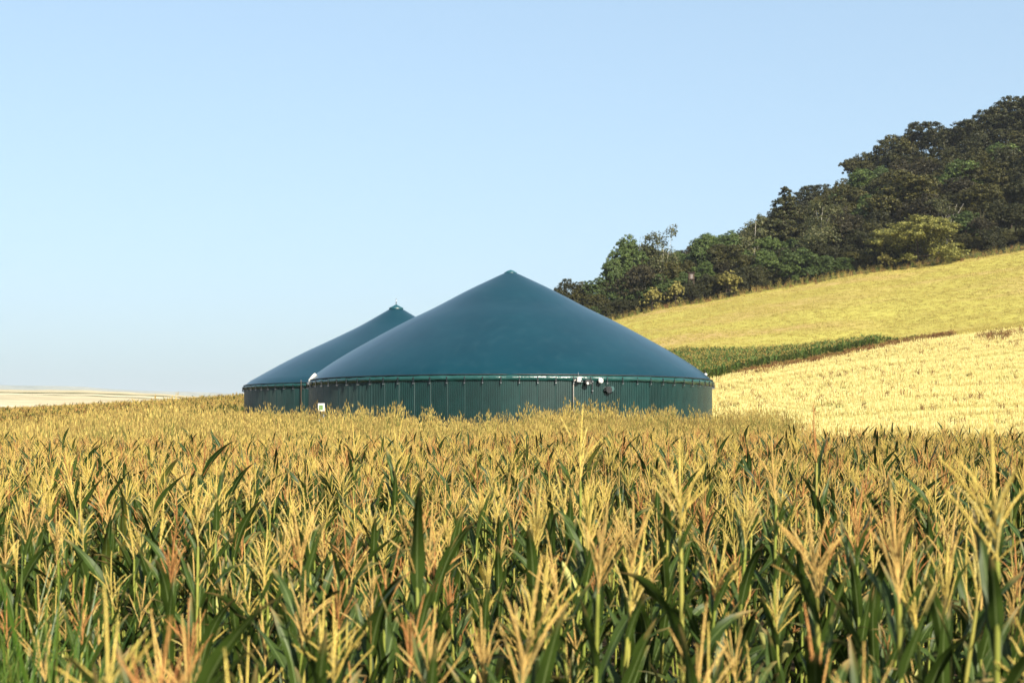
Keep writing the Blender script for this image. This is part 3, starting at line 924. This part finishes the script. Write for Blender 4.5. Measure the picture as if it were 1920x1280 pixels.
# wedge of corn beyond the stubble
N = 16000
Yv = g.uniform(236, 302, N); px = g.uniform(1080, 1720, N)
edge = 237.5 + 64 * np.clip((1690 - px) / 400, 0, 1) ** 1.25
ok = Yv < edge
px = px[ok]; Yv = Yv[ok]; X = at_px(px, Yv); k = len(X)
scatter_stuff('corn_strip', GREEN_SRC + CORN_SRC[:6], np.c_[X, Yv, gz(X, Yv)], np.c_[g.normal(0, .06, (k, 2)), g.uniform(0, 6.28, k)],
              np.stack([np.full(k, 1.5), np.full(k, 1.5), g.normal(1.0, .09, k) * np.clip((1730 - px) / 90, .45, 1)], 1),
              'wedge of green corn between the stubble and the meadow', 'corn')

# ---------------------------------------------------------------- weeds, stubble, grass (uncountable)
def grass_source(name, n, hmin, hmax, w, spread, lean, mats, heads=0.0, seed=0, head_len=.17, head_w=.036, headmat=1):
    rg = np.random.default_rng(seed)
    mb = MB()
    for _ in range(n):
        a = rg.uniform(0, 6.28); r = spread * math.sqrt(rg.random())
        b = np.array([r * math.cos(a), r * math.sin(a), -0.05])
        h = rg.uniform(hmin, hmax); da = rg.uniform(0, 6.28); ln = abs(rg.normal(0, lean))
        d = np.array([math.cos(da), math.sin(da), 0])
        sd = np.array([-math.sin(da + .6), math.cos(da + .6), 0])
        t = np.linspace(0, 1, 5)
        P_ = b + np.outer(t, [0, 0, h]) + np.outer(t ** 2.0, d) * ln * h
        P_[:, 2] -= (t ** 2.5) * ln * ln * h * .5
        ww = w * (1 - t ** 1.5 * .85) * rg.uniform(.7, 1.3)
        V = np.concatenate([P_ + sd * ww[:, None] / 2, P_ - sd * ww[:, None] / 2])
        mb.add(V, [(i, i + 1, i + 6, i + 5) for i in range(4)], 0, False)
        if rg.random() < heads:
            tip = P_[-1]; ax = P_[-1] - P_[-2]; ax /= np.linalg.norm(ax)
            hl = head_len * rg.uniform(.7, 1.3); hw = head_w * rg.uniform(.7, 1.2)
            for q in range(2):
                s2 = sd if q == 0 else np.cross(ax, sd)
                mb.add([tip - ax * hl * .3, tip + s2 * hw / 2 + ax * hl * .15, tip + ax * hl * .7, tip - s2 * hw / 2 + ax * hl * .15], [(0, 1, 2, 3)], headmat, False)
    return bpy.data.objects.new(name, mb.mesh(name, mats))
WEED = [grass_source('weed_source', 34, .7, 1.55, .022, .34, .16, [M['weed_green'], M['weed_tan']], .55, 11),
        grass_source('weed_source', 30, .6, 1.4, .020, .34, .18, [M['weed_tan'], M['weed_tan']], .7, 12),
        grass_source('weed_source', 36, .5, 1.15, .024, .36, .22, [M['weed_green'], M['weed_tan']], .3, 13),
        grass_source('weed_source', 26, .8, 1.75, .020, .30, .10, [M['weed_green'], M['weed_tan']], .8, 14),
        grass_source('weed_source', 22, .7, 1.5, .020, .30, .12, [M['weed_brown'], M['weed_tan']], .8, 16),
        grass_source('weed_source', 36, .6, 1.2, .026, .36, .2, [M['weed_green'], M['weed_green']], .3, 15)]
N = 15000
X = g.uniform(-44, 24, N); Yv = g.uniform(50, 80.5, N)
ok = (np.hypot(X - T1[0], Yv - T1[1]) > 13.6) & (np.hypot(X - T2[0], Yv - T2[1]) > 13.6) & (X < 13.5 + (Yv - 60) * 0.05)
X = X[ok]; Yv = Yv[ok]; k = len(X)
sc = np.clip(g.normal(1.0, .2, k), .5, 1.3) * (1 + .16 * np.sin(X * .4) * np.sin(X * .13 + 1)) * np.clip(.85 + (78 - Yv) * -.004, .7, 1)
sc *= 1.22 + 0.16 * np.clip(-X / 14, 0, 1)
scatter_stuff('tall_weeds', WEED, np.c_[X, Yv, gz(X, Yv)], np.c_[g.normal(0, .05, (k, 2)), g.uniform(0, 6.28, k)], sc,
              'tall dry weeds and seeding grass along the foot of the tanks', 'weeds')
N = 5200
th = g.uniform(0, 6.28, N); Yv = g.uniform(76, 130, N); X = g.uniform(-42, -13, N)
ok = (np.hypot(X - T1[0], Yv - T1[1]) > 13.5) & (np.hypot(X - T2[0], Yv - T2[1]) > 13.5) & (np.hypot(X - T2[0], Yv - T2[1]) < 24)
X = X[ok]; Yv = Yv[ok]; k = len(X)
scatter_stuff('tank_side_weeds', WEED, np.c_[X, Yv, gz(X, Yv)], np.c_[g.normal(0, .05, (k, 2)), g.uniform(0, 6.28, k)], g.normal(.9, .14, k),
              'dry weeds round the left side of the farther tank', 'weeds')
# bright grass at the lower left border of the field
GRASS = [grass_source('grass_source', 46, .9, 1.75, .020, .22, .30, [M['bright_grass']], 0, 31 + i) for i in range(3)]
pts = []
for _ in range(150):
    y = g.uniform(3.4, 8.5); x = -g.uniform(0.31, 0.50) * y - .05
    pts.append((x, y))
pts = np.array(pts); k = len(pts)
scatter_stuff('green_grass', GRASS, np.c_[pts, gz(pts[:, 0], pts[:, 1])], np.c_[g.normal(0, .05, (k, 2)), g.uniform(0, 6.28, k)], g.normal(1.12, .12, k),
              'bright green tall grass at the lower left corner', 'grass')
# stubble: short rows of cut stalks
def stub_source(seed, mats):
    rg = np.random.default_rng(seed); mb = MB()
    for i in range(9):
        x = (i - 4) * .15 + rg.normal(0, .03)
        h = rg.uniform(.12, .30); lx, ly = rg.normal(0, .05, 2)
        y0 = rg.normal(0, .05)
        mb.tube([(x, y0, -.03), (x + lx, y0 + ly, h)], [.014, .012], 4, caps=True)
    for i in range(8):
        a = rg.uniform(0, 6.28); l = rg.uniform(.1, .28); c = np.array([rg.uniform(-.6, .6), rg.uniform(-.35, .35), rg.uniform(.01, .05)])
        d = np.array([math.cos(a), math.sin(a), rg.normal(0, .15)]) * l; s = np.array([-math.sin(a), math.cos(a), 0]) * .018
        mb.add([c - d - s, c + d - s, c + d + s, c - d + s], [(0, 1, 2, 3)], 0, False)
    return bpy.data.objects.new('stub_source', mb.mesh('stub_source', mats))
STUB = [stub_source(s, [M['straw']]) for s in range(41, 46)]
pts = []
yy = 56.0
while yy < 235:
    xs = np.arange(max(11.5, 0.085 * yy), 0.46 * yy, 1.25)
    xs = xs + g.uniform(-.4, .4, len(xs))
    ys = yy + 1.6 * np.sin(xs * .035 + 1) + g.normal(0, .05, len(xs))
    pts.append(np.c_[xs, ys]); yy += 0.72 if yy < 130 else 1.0
pts = np.concatenate(pts)
pts = pts[(pts[:, 1] < 234) & (g.random(len(pts)) < .93) & (pts[:, 0] > 13.5 + (pts[:, 1] - 60) * .03)]
k = len(pts)
scatter_stuff('stubble', STUB, np.c_[pts, gz(pts[:, 0], pts[:, 1])], np.c_[g.normal(0, .04, (k, 2)), g.normal(.05, .06, k)], g.normal(1.0, .15, k) * (1 + pts[:, 1] / 400) * (0.95 + .35 * np.sin((pts[:, 1] - 1.6 * np.sin(pts[:, 0] * .035 + 1)) * .9) * np.sin(pts[:, 1] * .21)),
              'cut straw stubble in rows over the pale field right of the tanks', 'stubble')
# weeds scattered over the stubble and a dry brown margin along the corn wedge
BROWN = [grass_source('dry_weed_source', 26, .3, .8, .05, .35, .25, [M['weed_brown'], M['weed_tan']], .5, 51, .18, .09),
         grass_source('dry_weed_source', 26, .3, .9, .05, .4, .25, [M['weed_brown'], M['weed_brown']], .5, 52, .18, .09),
         grass_source('dry_weed_source', 20, .3, .7, .05, .4, .3, [M['weed_green'], M['weed_brown']], .4, 53, .18, .09)]
pts = []
for _ in range(1900):
    px = g.uniform(1375, 1790); Y = 235.5 - abs(g.normal(0, 3.6)) * (0.5 + .5 * math.sin((px - 1375) / 415 * 3.1))
    pts.append((at_px(px, Y), Y))
NM = len(pts)
for cx, cyy, n_, sxx, syy in ((1880, 216, 120, 24, 5), (1420, 222, 40, 30, 4)):
    for _ in range(n_):
        px = g.normal(cx, sxx); Y = g.normal(cyy, syy); pts.append((at_px(px, Y), Y))
NM2 = len(pts)
while len(pts) < NM2 + 900:
    Y = math.sqrt(g.uniform(80 ** 2, 232 ** 2)); px = g.uniform(1340, 2050)
    d = math.sin(px * .011 + Y * .13) + math.sin(Y * .31 - px * .004)
    if g.random() < .25 + .4 * max(0, d): pts.append((at_px(px, Y), Y))
pts = np.array(pts); k = len(pts)
scatter_stuff('dry_weeds', BROWN, np.c_[pts, gz(pts[:, 0], pts[:, 1])], np.c_[g.normal(0, .05, (k, 2)), g.uniform(0, 6.28, k)], np.clip(g.normal(.8, .3, k), .3, 1.6) * np.where(np.arange(k) < NM2, 1, .58),
              'brown dry weeds along the corn wedge and in patches on the stubble', 'weeds')
MEAD = [grass_source('meadow_source', 30, .10, .34, .05, .8, .25, [M['meadow_grass'], M['weed_tan']], .15, 61 + i, .12, .06) for i in range(4)]
N = 22000
Yv = np.sqrt(g.uniform(238 ** 2, 424 ** 2, N)); u = g.uniform(0.04, 0.44, N); X = u * Yv
px = 960 + F * u
edge = np.where(px < 1715, 238 + 64 * np.clip((1715 - px) / 330, 0, 1) ** 0.8, 237)
ok = Yv > edge
X = X[ok]; Yv = Yv[ok]; k = len(X)
scatter_stuff('meadow_grass', MEAD, np.c_[X, Yv, gz(X, Yv)], np.c_[g.normal(0, .05, (k, 2)), g.uniform(0, 6.28, k)], g.normal(1.0, .2, k),
              'short yellow-green grass on the sloping meadow', 'grass')
pts = []
for px in np.linspace(1090, 2050, 520):
    Y = 421 + g.normal(0, 2.0); pts.append((at_px(px + g.normal(0, 3), Y), Y))
pts = np.array(pts); k = len(pts)
scatter_stuff('wood_edge_weeds', BROWN[:2] + WEED[:4], np.c_[pts, gz(pts[:, 0], pts[:, 1])], np.c_[g.normal(0, .05, (k, 2)), g.uniform(0, 6.28, k)], g.normal(1.15, .3, k),
              'brown fringe of weeds where meadow meets wood', 'weeds')

# ---------------------------------------------------------------- trees of the hillside wood
def crown_stops(d, m, l): return [(0.0, d), (0.55, m), (1.0, l)]
OBJV = [(0.0, (0.80, 0.81, 0.80)), (0.5, (1.0, 1.0, 1.0)), (1.0, (1.22, 1.18, 1.05))]
CM = {
    'dark': foliage_mat('crown_dark', crown_stops((0.015, 0.018, 0.005), (0.024, 0.029, 0.007), (0.055, 0.049, 0.013)), trans=.2, obj_stops=OBJV),
    'olive': foliage_mat('crown_olive', crown_stops((0.022, 0.024, 0.005), (0.042, 0.043, 0.009), (0.088, 0.077, 0.017)), trans=.2, obj_stops=OBJV),
    'brown': foliage_mat('crown_brown', crown_stops((0.015, 0.013, 0.005), (0.030, 0.026, 0.010), (0.063, 0.054, 0.021)), trans=.2, obj_stops=OBJV),
    'green': foliage_mat('crown_green', crown_stops((0.028, 0.053, 0.012), (0.055, 0.087, 0.022), (0.112, 0.148, 0.039)), trans=.25, obj_stops=OBJV),
    'birch': foliage_mat('crown_birch', crown_stops((0.045, 0.056, 0.019), (0.083, 0.090, 0.034), (0.143, 0.135, 0.056)), trans=.3, obj_stops=OBJV),
    'light': foliage_mat('crown_light', crown_stops((0.090, 0.099, 0.023), (0.178, 0.178, 0.043), (0.298, 0.277, 0.074)), trans=.25),
    'yellow': foliage_mat('crown_yellow', crown_stops((0.138, 0.129, 0.030), (0.224, 0.199, 0.052), (0.310, 0.276, 0.086)), trans=.25),
}
M['bark'] = plain_mat('bark', (0.06, 0.045, 0.032), 0.9, 0.15, nscale=5, namp=.4)
M['birch_bark'] = plain_mat('birch_bark', (0.42, 0.39, 0.34), 0.8, 0.2, nscale=3, namp=.35)
M['pale_bark'] = plain_mat('pale_bark', (0.17, 0.14, 0.09), 0.8, 0.2, nscale=3, namp=.35)

def crown_builder(rng, lobes, nleaf, leaf, clump=0.16, per=34, droop=0.0, inner=0.22, updir=.5):
    """many leaf-sized faces grouped in clumps over a set of lobes (unit tree: height 1)"""
    lobes = np.array(lobes, float)
    wgt = lobes[:, 3] * lobes[:, 5]; wgt /= wgt.sum()
    nc = max(1, nleaf // per)
    li = rng.choice(len(lobes), nc, p=wgt)
    d = rng.normal(0, 1, (nc, 3)); d[:, 2] = np.where(d[:, 2] < -.5, -d[:, 2], d[:, 2]); d /= np.linalg.norm(d, axis=1)[:, None]
    rad = rng.uniform(.80, 1.04, nc); inn = rng.random(nc) < inner; rad[inn] = rng.uniform(.25, .75, inn.sum())
    C = lobes[li, :3] + d * rad[:, None] * lobes[li, 3:6]
    cr = clump * (lobes[li, 3] + lobes[li, 5]) / 2 * rng.uniform(.8, 1.5, nc)
    k = np.repeat(np.arange(nc), per)
    off = rng.normal(0, 1, (len(k), 3)); off *= (rng.random(len(k)) ** .4 / np.linalg.norm(off, axis=1))[:, None] * 1.25
    off[:, 2] *= .62
    Pp = C[k] + off * cr[k][:, None]
    if droop: Pp[:, 2] -= droop * (off[:, 0] ** 2 + off[:, 1] ** 2) * cr[k] * rng.random(len(k)) * 2
    nrm = d[k] * .5 + off * .45 + rng.normal(0, .55, (len(k), 3)); nrm[:, 2] += updir
    nrm /= np.linalg.norm(nrm, axis=1)[:, None]
    ref = rng.normal(0, 1, (len(k), 3))
    a = np.cross(nrm, ref); a /= np.linalg.norm(a, axis=1)[:, None]; b = np.cross(nrm, a)
    s = leaf * rng.uniform(.55, 1.3, len(k))[:, None]
    V = np.stack([Pp - a * s * .5, Pp + b * s * .32, Pp + a * s * .5, Pp - b * s * .32], 1).reshape(-1, 3)
    mb = MB()
    q = np.arange(len(k)) * 4
    mb.v.append(V); mb.n = len(V)
    mb.f = np.stack([q, q + 1, q + 2, q + 3], 1).tolist(); mb.m = [0] * len(k); mb.smooth = [False] * len(k)
    return mb
def trunk_builder(rng, lobes, r, top, mat=0, multi=1, lean=.04):
    mb = MB()
    for m in range(multi):
        a0 = rng.uniform(0, 6.28); off = .0 if multi == 1 else .03
        base = np.array([off * math.cos(a0), off * math.sin(a0), -.04])
        sp = rng.normal(0, lean if multi == 1 else .09, 2)
        z = np.linspace(0, 1, 7)
        p = base + np.outer(z, [0, 0, top]) + np.outer(z ** 1.4, [sp[0], sp[1], 0]); p[:, :2] += rng.normal(0, .006, (7, 2))
        mb.tube(p, r * (1 - .78 * z) * (1 if multi == 1 else .7), 7, caps=False)
        for L in lobes[:6]:
            s = p[rng.integers(2, 5)]; e = np.array(L[:3]); mid = (s + e) / 2 + np.array([0, 0, -.03])
            mb.tube([s, mid, s + (e - s) * .9], [r * .4, r * .28, r * .1], 5, caps=False)
    return mb
def lobes_round(rng, n, W, zc, hz, low=.25):
    out = [(0, 0, zc, W * .27, W * .27, hz * .36), (W * .04, 0, zc + hz * .30, W * .21, W * .21, hz * .22)]
    for i in range(n):
        a = i * 2.4 + rng.uniform(-.4, .4); rr = W * rng.uniform(.22, .36); z = rng.uniform(zc - hz * .34, zc + hz * .30)
        s = rng.uniform(.13, .22) * W
        out.append((rr * math.cos(a), rr * math.sin(a), z, s, s, s * rng.uniform(.7, 1.0)))
    return out
trng = np.random.default_rng(99)
TREES = {}
def add_kind(kind, var, lobes, nleaf, leaf, crown, trunk_r, trunk_top, bark, **kw):
    multi = kw.pop('multi', 1); lean = kw.pop('lean', .04)
    TREES.setdefault(kind, []).append((crown_builder(trng, lobes, nleaf, leaf, **kw).mesh('crown', CM[crown]),
                                       trunk_builder(trng, lobes, trunk_r, trunk_top, multi=multi, lean=lean).mesh('trunk', M[bark])))
# unit trees: height 1, width given by W
for v in range(4):
    add_kind('oak', v, lobes_round(trng, 13, .95, .58, .80), 24000, .027, ['dark', 'olive', 'dark', 'olive'][v], .022, .7, 'bark')
for v in range(2):
    add_kind('brown_oak', v, lobes_round(trng, 12, .95, .58, .80), 22000, .027, 'brown', .022, .7, 'bark')
for v in range(3):
    add_kind('green_tree', v, lobes_round(trng, 11, .85, .58, .80), 22000, .027, 'green', .02, .7, 'bark')
for v in range(2):
    lb = [(trng.normal(0, .03), trng.normal(0, .03), z, w, w, .14) for z, w in ((.25, .30), (.38, .30), (.52, .25), (.65, .20), (.78, .15), (.90, .08))]
    add_kind('cone', v, lb, 17000, .026, 'dark', .02, .9, 'bark')
for v in range(3):
    lb = [(trng.normal(0, .09), trng.normal(0, .09), z, w, w, .12) for z, w in ((.42, .18), (.52, .21), (.62, .22), (.72, .19), (.82, .15), (.92, .08))]
    add_kind('birch', v, lb, 5200, .026, 'birch', .0075, .93, 'birch_bark', droop=1.0, inner=.45, clump=.34, lean=.04)
for v in range(1):
    lb = [(trng.normal(0, .14), trng.normal(0, .14), z, w, w, .10) for z, w in ((.72, .22), (.80, .22), (.88, .18), (.64, .16))]
    add_kind('pale_clump', v, lb, 3400, .026, 'birch', .0075, .93, 'birch_bark', droop=.4, inner=.5, clump=.3, multi=4)
    add_kind('bare', v, [(a, b, z, w, w, .07) for a, b, z, w in ((.15, 0, .85, .12), (-.18, .05, .78, .12), (.02, -.1, .95, .08), (.22, .1, .65, .09), (-.12, -.1, .60, .09))], 1100, .024, 'olive', .0065, .95, 'pale_bark', inner=.5, multi=3)
lb = [(0, 0, .5, .52, .5, .42)]
for i in range(46):
    a = i * 2.4; zz = .06 + .84 * ((i * 0.37) % 1.0); rr = .82 * math.sqrt(max(.05, 1 - ((zz - .35) / .62) ** 2)) * (.75 + .25 * ((i * .61) % 1))
    lb.append((rr * math.cos(a), rr * math.sin(a), zz, .19, .19, .10))
add_kind('sycamore', 0, lb, 34000, .036, 'light', .03, .6, 'bark', clump=.34, per=50, inner=.08, updir=.9)
for v in range(3):
    add_kind('bush', v, lobes_round(trng, 9, 1.35, .48, .9), 16000, .038, ['dark', 'green', 'olive'][v], .02, .5, 'bark')
add_kind('brown_bush', 0, lobes_round(trng, 9, 1.5, .48, .9), 16000, .038, 'brown', .02, .5, 'bark')
add_kind('yellow_bush', 0, lobes_round(trng, 10, 1.2, .48, .9), 7000, .065, 'yellow', .02, .5, 'bark', updir=.9)

def tree(kind, var, x, y, H, Wf, label, group, name=None, zoff=0.0):
    me = TREES[kind][var % len(TREES[kind])]
    nm = name or {'birch': 'birch_tree', 'bare': 'bare_tree', 'cone': 'conical_tree', 'bush': 'bush', 'brown_bush': 'bush', 'yellow_bush': 'bush'}.get(kind, 'broadleaf_tree')
    e = empty(nm, (x, y, gz1(x, y) + zoff), trng.uniform(0, 6.28))
    e.scale = (H * Wf, H * Wf, H)
    put(e, label, 'bush' if 'bush' in kind else 'tree', group)
    link(bpy.data.objects.new('trunk', me[1]), e)
    link(bpy.data.objects.new('crown', me[0]), e)
    return e
NATW = {'oak': .95, 'brown_oak': .95, 'green_tree': .85, 'cone': .6, 'birch': .44, 'pale_clump': .5, 'bare': .5, 'sycamore': 1.9, 'bush': 1.35, 'brown_bush': 1.5, 'yellow_bush': 1.2}
def tree_px(kind, var, px, top, wpx, Y, label, group='trees of the hillside wood', name=None):
    """tree rooted on the ground at that column and depth, its height read from the row of its top"""
    x = at_px(px, Y); H = zpx(top, Y) - gz1(x, Y)
    W = wpx / F * Y
    return tree(kind, var, x, Y, H, W / (H * NATW[kind]), label, group, name)

# conspicuous trees, read one by one
SPECIAL = [
    ('sycamore', 0, 1722, 408, 190, 424, 'big round pale green tree with layered foliage at the wood edge'),
    ('pale_clump', 0, 1772, 374, 60, 446, 'clump of pale slender trunks with thin yellowish leaves behind the big round tree'),
    ('birch', 0, 1541, 374, 62, 440, 'slender birch with a bright white trunk standing before dark trees'),
    ('birch', 1, 1240, 428, 66, 452, 'birch with hanging pale leaves on the skyline between two green trees'),
    ('birch', 2, 1412, 402, 62, 465, 'greyish birch on the skyline left of the dark conical tree'),
    ('bare', 0, 1838, 388, 58, 432, 'thin half-bare tree with light forked trunks right of the big round tree'),
    ('cone', 0, 1472, 356, 104, 470, 'dark conical tree rising above its neighbours'),
    ('green_tree', 0, 1181, 440, 76, 450, 'blue-green tree forming the left peak of the skyline'),
    ('green_tree', 1, 1152, 470, 64, 447, 'lower green tree leaning against the left skyline peak'),
    ('oak', 0, 1066, 522, 74, 452, 'dark round tree at the far left end of the wood, beside the dome'),
    ('green_tree', 2, 1122, 520, 66, 445, 'olive green tree second from the left end of the wood'),
    ('brown_bush', 0, 1203, 492, 110, 436, 'wide reddish-brown shrub below the skyline birch'),
    ('bush', 2, 1256, 486, 66, 438, 'olive bush right of the reddish-brown shrub'),
    ('yellow_bush', 0, 1266, 522, 40, 421, 'small yellow-green bush below the hunting stand'),
    ('yellow_bush', 0, 1222, 534, 44, 421.5, 'small yellowish bush left of the hunting stand, above the hedge'),
    ('yellow_bush', 0, 1368, 503, 58, 422, 'bright yellow flowering bush right of the hunting stand'),
    ('green_tree', 1, 1322, 438, 84, 458, 'green tree on the skyline above the hunting stand'),
    ('green_tree', 0, 1372, 432, 78, 462, 'pale green tree on the skyline right of the hunting stand'),
    ('oak', 1, 1352, 456, 92, 446, 'dark olive tree just right of and behind the hunting stand'),
    ('bush', 0, 1322, 512, 58, 430, 'dark bush between hunting stand and bright yellow bush'),
    ('brown_oak', 0, 1575, 384, 84, 446, 'brownish tree right of the white-trunked birch'),
    ('oak', 1, 1688, 318, 150, 462, 'broad olive tree behind and above the big round pale tree'),
    ('brown_oak', 1, 1800, 330, 130, 466, 'broad brownish tree above the clump of pale trunks'),
    ('green_tree', 2, 1914, 344, 60, 450, 'fresh green tree at the right edge of the photo'),
    ('yellow_bush', 0, 1660, 470, 40, 421.5, 'small yellow-green bush just left of the big round tree'),
    ('bush', 1, 1500, 462, 84, 428, 'bright-topped green bush below the conical tree'),
    ('oak', 2, 1044, 545, 56, 448, 'lowest dark tree of the wood, just showing over the dome'),
    ('oak', 3, 1092, 528, 62, 449, 'dark olive tree third from the left end of the wood'),
    ('bush', 0, 1082, 560, 64, 440, 'dark bush low behind the dome at the left end of the wood'),
    ('bush', 2, 1108, 548, 60, 436, 'olive bush behind the dome where the hedge begins'),
    ('bush', 1, 1438, 468, 80, 432, 'green bush left of the white-trunked birch, at mid height'),
]
for kd, v, px, top, w, Y, lab in SPECIAL:
    tree_px(kd, v, px, top, w, Y, lab)
# low hedge along the left part of the wood edge
for i, px in enumerate(np.linspace(1092, 1292, 9)):
    top = np.interp(px, [1092, 1150, 1220, 1292], [578, 562, 553, 540]) + trng.normal(0, 2)
    tree_px('bush', [0, 1, 0, 0][i % 4], px, top, 46, 425 + trng.uniform(0, 2), f'low dark hedge bush at the left wood edge, {ordinal(i)} from the left', 'hedge bushes at the wood edge')
# bushes of the front edge further right
fr = [1325, 1345, 1395, 1418, 1447, 1480, 1515, 1548, 1580, 1612, 1648, 1800, 1832, 1862, 1892, 1922, 1955]
tree_px('bush', 0, 1297, 526, 40, 421.5, 'dark low bush hiding the legs of the hunting stand')
for i, px in enumerate(fr):
    base = np.interp(px, [1250, 1400, 1550, 1700, 1800, 1920, 2300], [577, 552, 525, 503, 490, 468, 395])
    tree_px('bush', int(trng.integers(0, 3)), px, base - trng.uniform(34, 58), trng.uniform(48, 66), 425 + trng.uniform(0, 4),
            f'leafy bush of the front edge above the meadow, {ordinal(i)} from the left', 'bushes along the meadow edge')
# ranks of trees up the slope
SKY = [(1035, 542), (1065, 526), (1100, 532), (1120, 524), (1150, 490), (1180, 460), (1240, 470), (1285, 474), (1320, 448), (1390, 440), (1440, 400), (1470, 385), (1515, 354), (1600, 328), (1615, 290), (1650, 268), (1700, 256), (1740, 238), (1770, 220), (1800, 226), (1830, 204), (1860, 212), (1885, 182), (1920, 178), (2300, 70)]
spx = [a for a, b in SKY]; spy = [b for a, b in SKY]
RANKS = [(436, 'front rank', 36), (452, 'second rank', 40), (474, 'third rank', 44), (500, 'fourth rank', 46), (530, 'fifth rank', 48), (560, 'skyline rank', 44)]
for rk, (Y, nm, step) in enumerate(RANKS):
    px = 1110 + rk * 30 + trng.uniform(0, 20); i = 0
    while px < 2010:
        Yt = Y + trng.uniform(-6, 6)
        x = at_px(px, Yt); g0 = gz1(x, Yt)
        topz = zpx(np.interp(px, spx, spy), Yt)
        lim = topz - g0
        H = trng.uniform(13, 19) * (0.62 if rk == 0 else .8 if rk == 1 else 1)
        if px > 1580: H *= 1.15
        if rk == 5 or H > lim: H = lim * trng.uniform(.98, 1.08)
        if lim > 4:
            kd = trng.choice(['oak', 'brown_oak', 'green_tree'], p=[.74, .12, .14] if px > 1400 else [.40, .06, .54])
            H = min(H, 26)
            what = {'oak': 'dark broadleaf tree', 'brown_oak': 'brown-tinged broadleaf tree', 'green_tree': 'green broadleaf tree'}[kd]
            tree(kd, int(trng.integers(0, 4)), x, Yt, H, trng.uniform(.85, 1.15) * (1.15 if H < 10 else 1.0), f'{what} in the {nm} of the hillside wood, {ordinal(i)} from the left', 'trees of the hillside wood')
            i += 1
        px += step * trng.uniform(.8, 1.2)

# hunting stand on the wood edge
hx_, hy_ = at_px(1296, 424.5), 424.5
t = empty('hunting_stand', (hx_, hy_, gz1(hx_, hy_)))
put(t, 'small raised hunting stand with dark roof and pale front among the bushes', 'hunting stand')
zt = zpx(524, hy_) - t.location.z
mb = MB(); mb.box((0, 0, zt + .95), (1.7, 1.5, 1.9)); cab = mb.obj('cabin', M['timber'], t)
mb = MB(); mb.box((.05, -.78, zt + .85), (.7, .06, 1.3)); mb.obj('door', M['pale_board'], cab)
mb = MB(); mb.box((0, -.76, zt + 1.72), (1.3, .05, .22)); mb.obj('window', M['black'], cab)
mb = MB(); mb.box((0, -.1, zt + 2.02), (2.3, 2.1, .14)); mb.obj('roof', M['timber'], t)
for sx_ in (-1, 1):
    for sy_ in (-1, 1):
        mb = MB(); mb.tube([(sx_ * 1.05, sy_ * .95, -.3), (sx_ * .75, sy_ * .65, zt)], .08, 6); mb.obj('leg', M['timber'], t)
mb = MB()
for dx in (-.25, .25): mb.tube([(dx, -2.2, -.2), (dx, -.85, zt + .1)], .04, 5)
for k in range(10):
    f = (k + .5) / 10; mb.tube([(-.25, -2.2 + 1.35 * f, -.2 + (zt + .3) * f), (.25, -2.2 + 1.35 * f, -.2 + (zt + .3) * f)], .03, 5)
mb.obj('ladder', M['timber'], t)

# ---------------------------------------------------------------- summer haze
m, nt, out = new_mat('haze')
pv = nt.nodes.new('ShaderNodeVolumePrincipled')
pv.inputs['Color'].default_value = (0.80, 0.88, 1.0, 1)
pv.inputs['Density'].default_value = 0.00004
pv.inputs['Anisotropy'].default_value = 0.0
nt.links.new(pv.outputs[0], out.inputs['Volume'])
mb = MB(); mb.box((0, 6500, 150), (22000, 15000, 320))
hz_o = mb.obj('haze', m)
put(hz_o, 'pale summer haze over the far fields', 'haze', None, 'stuff')
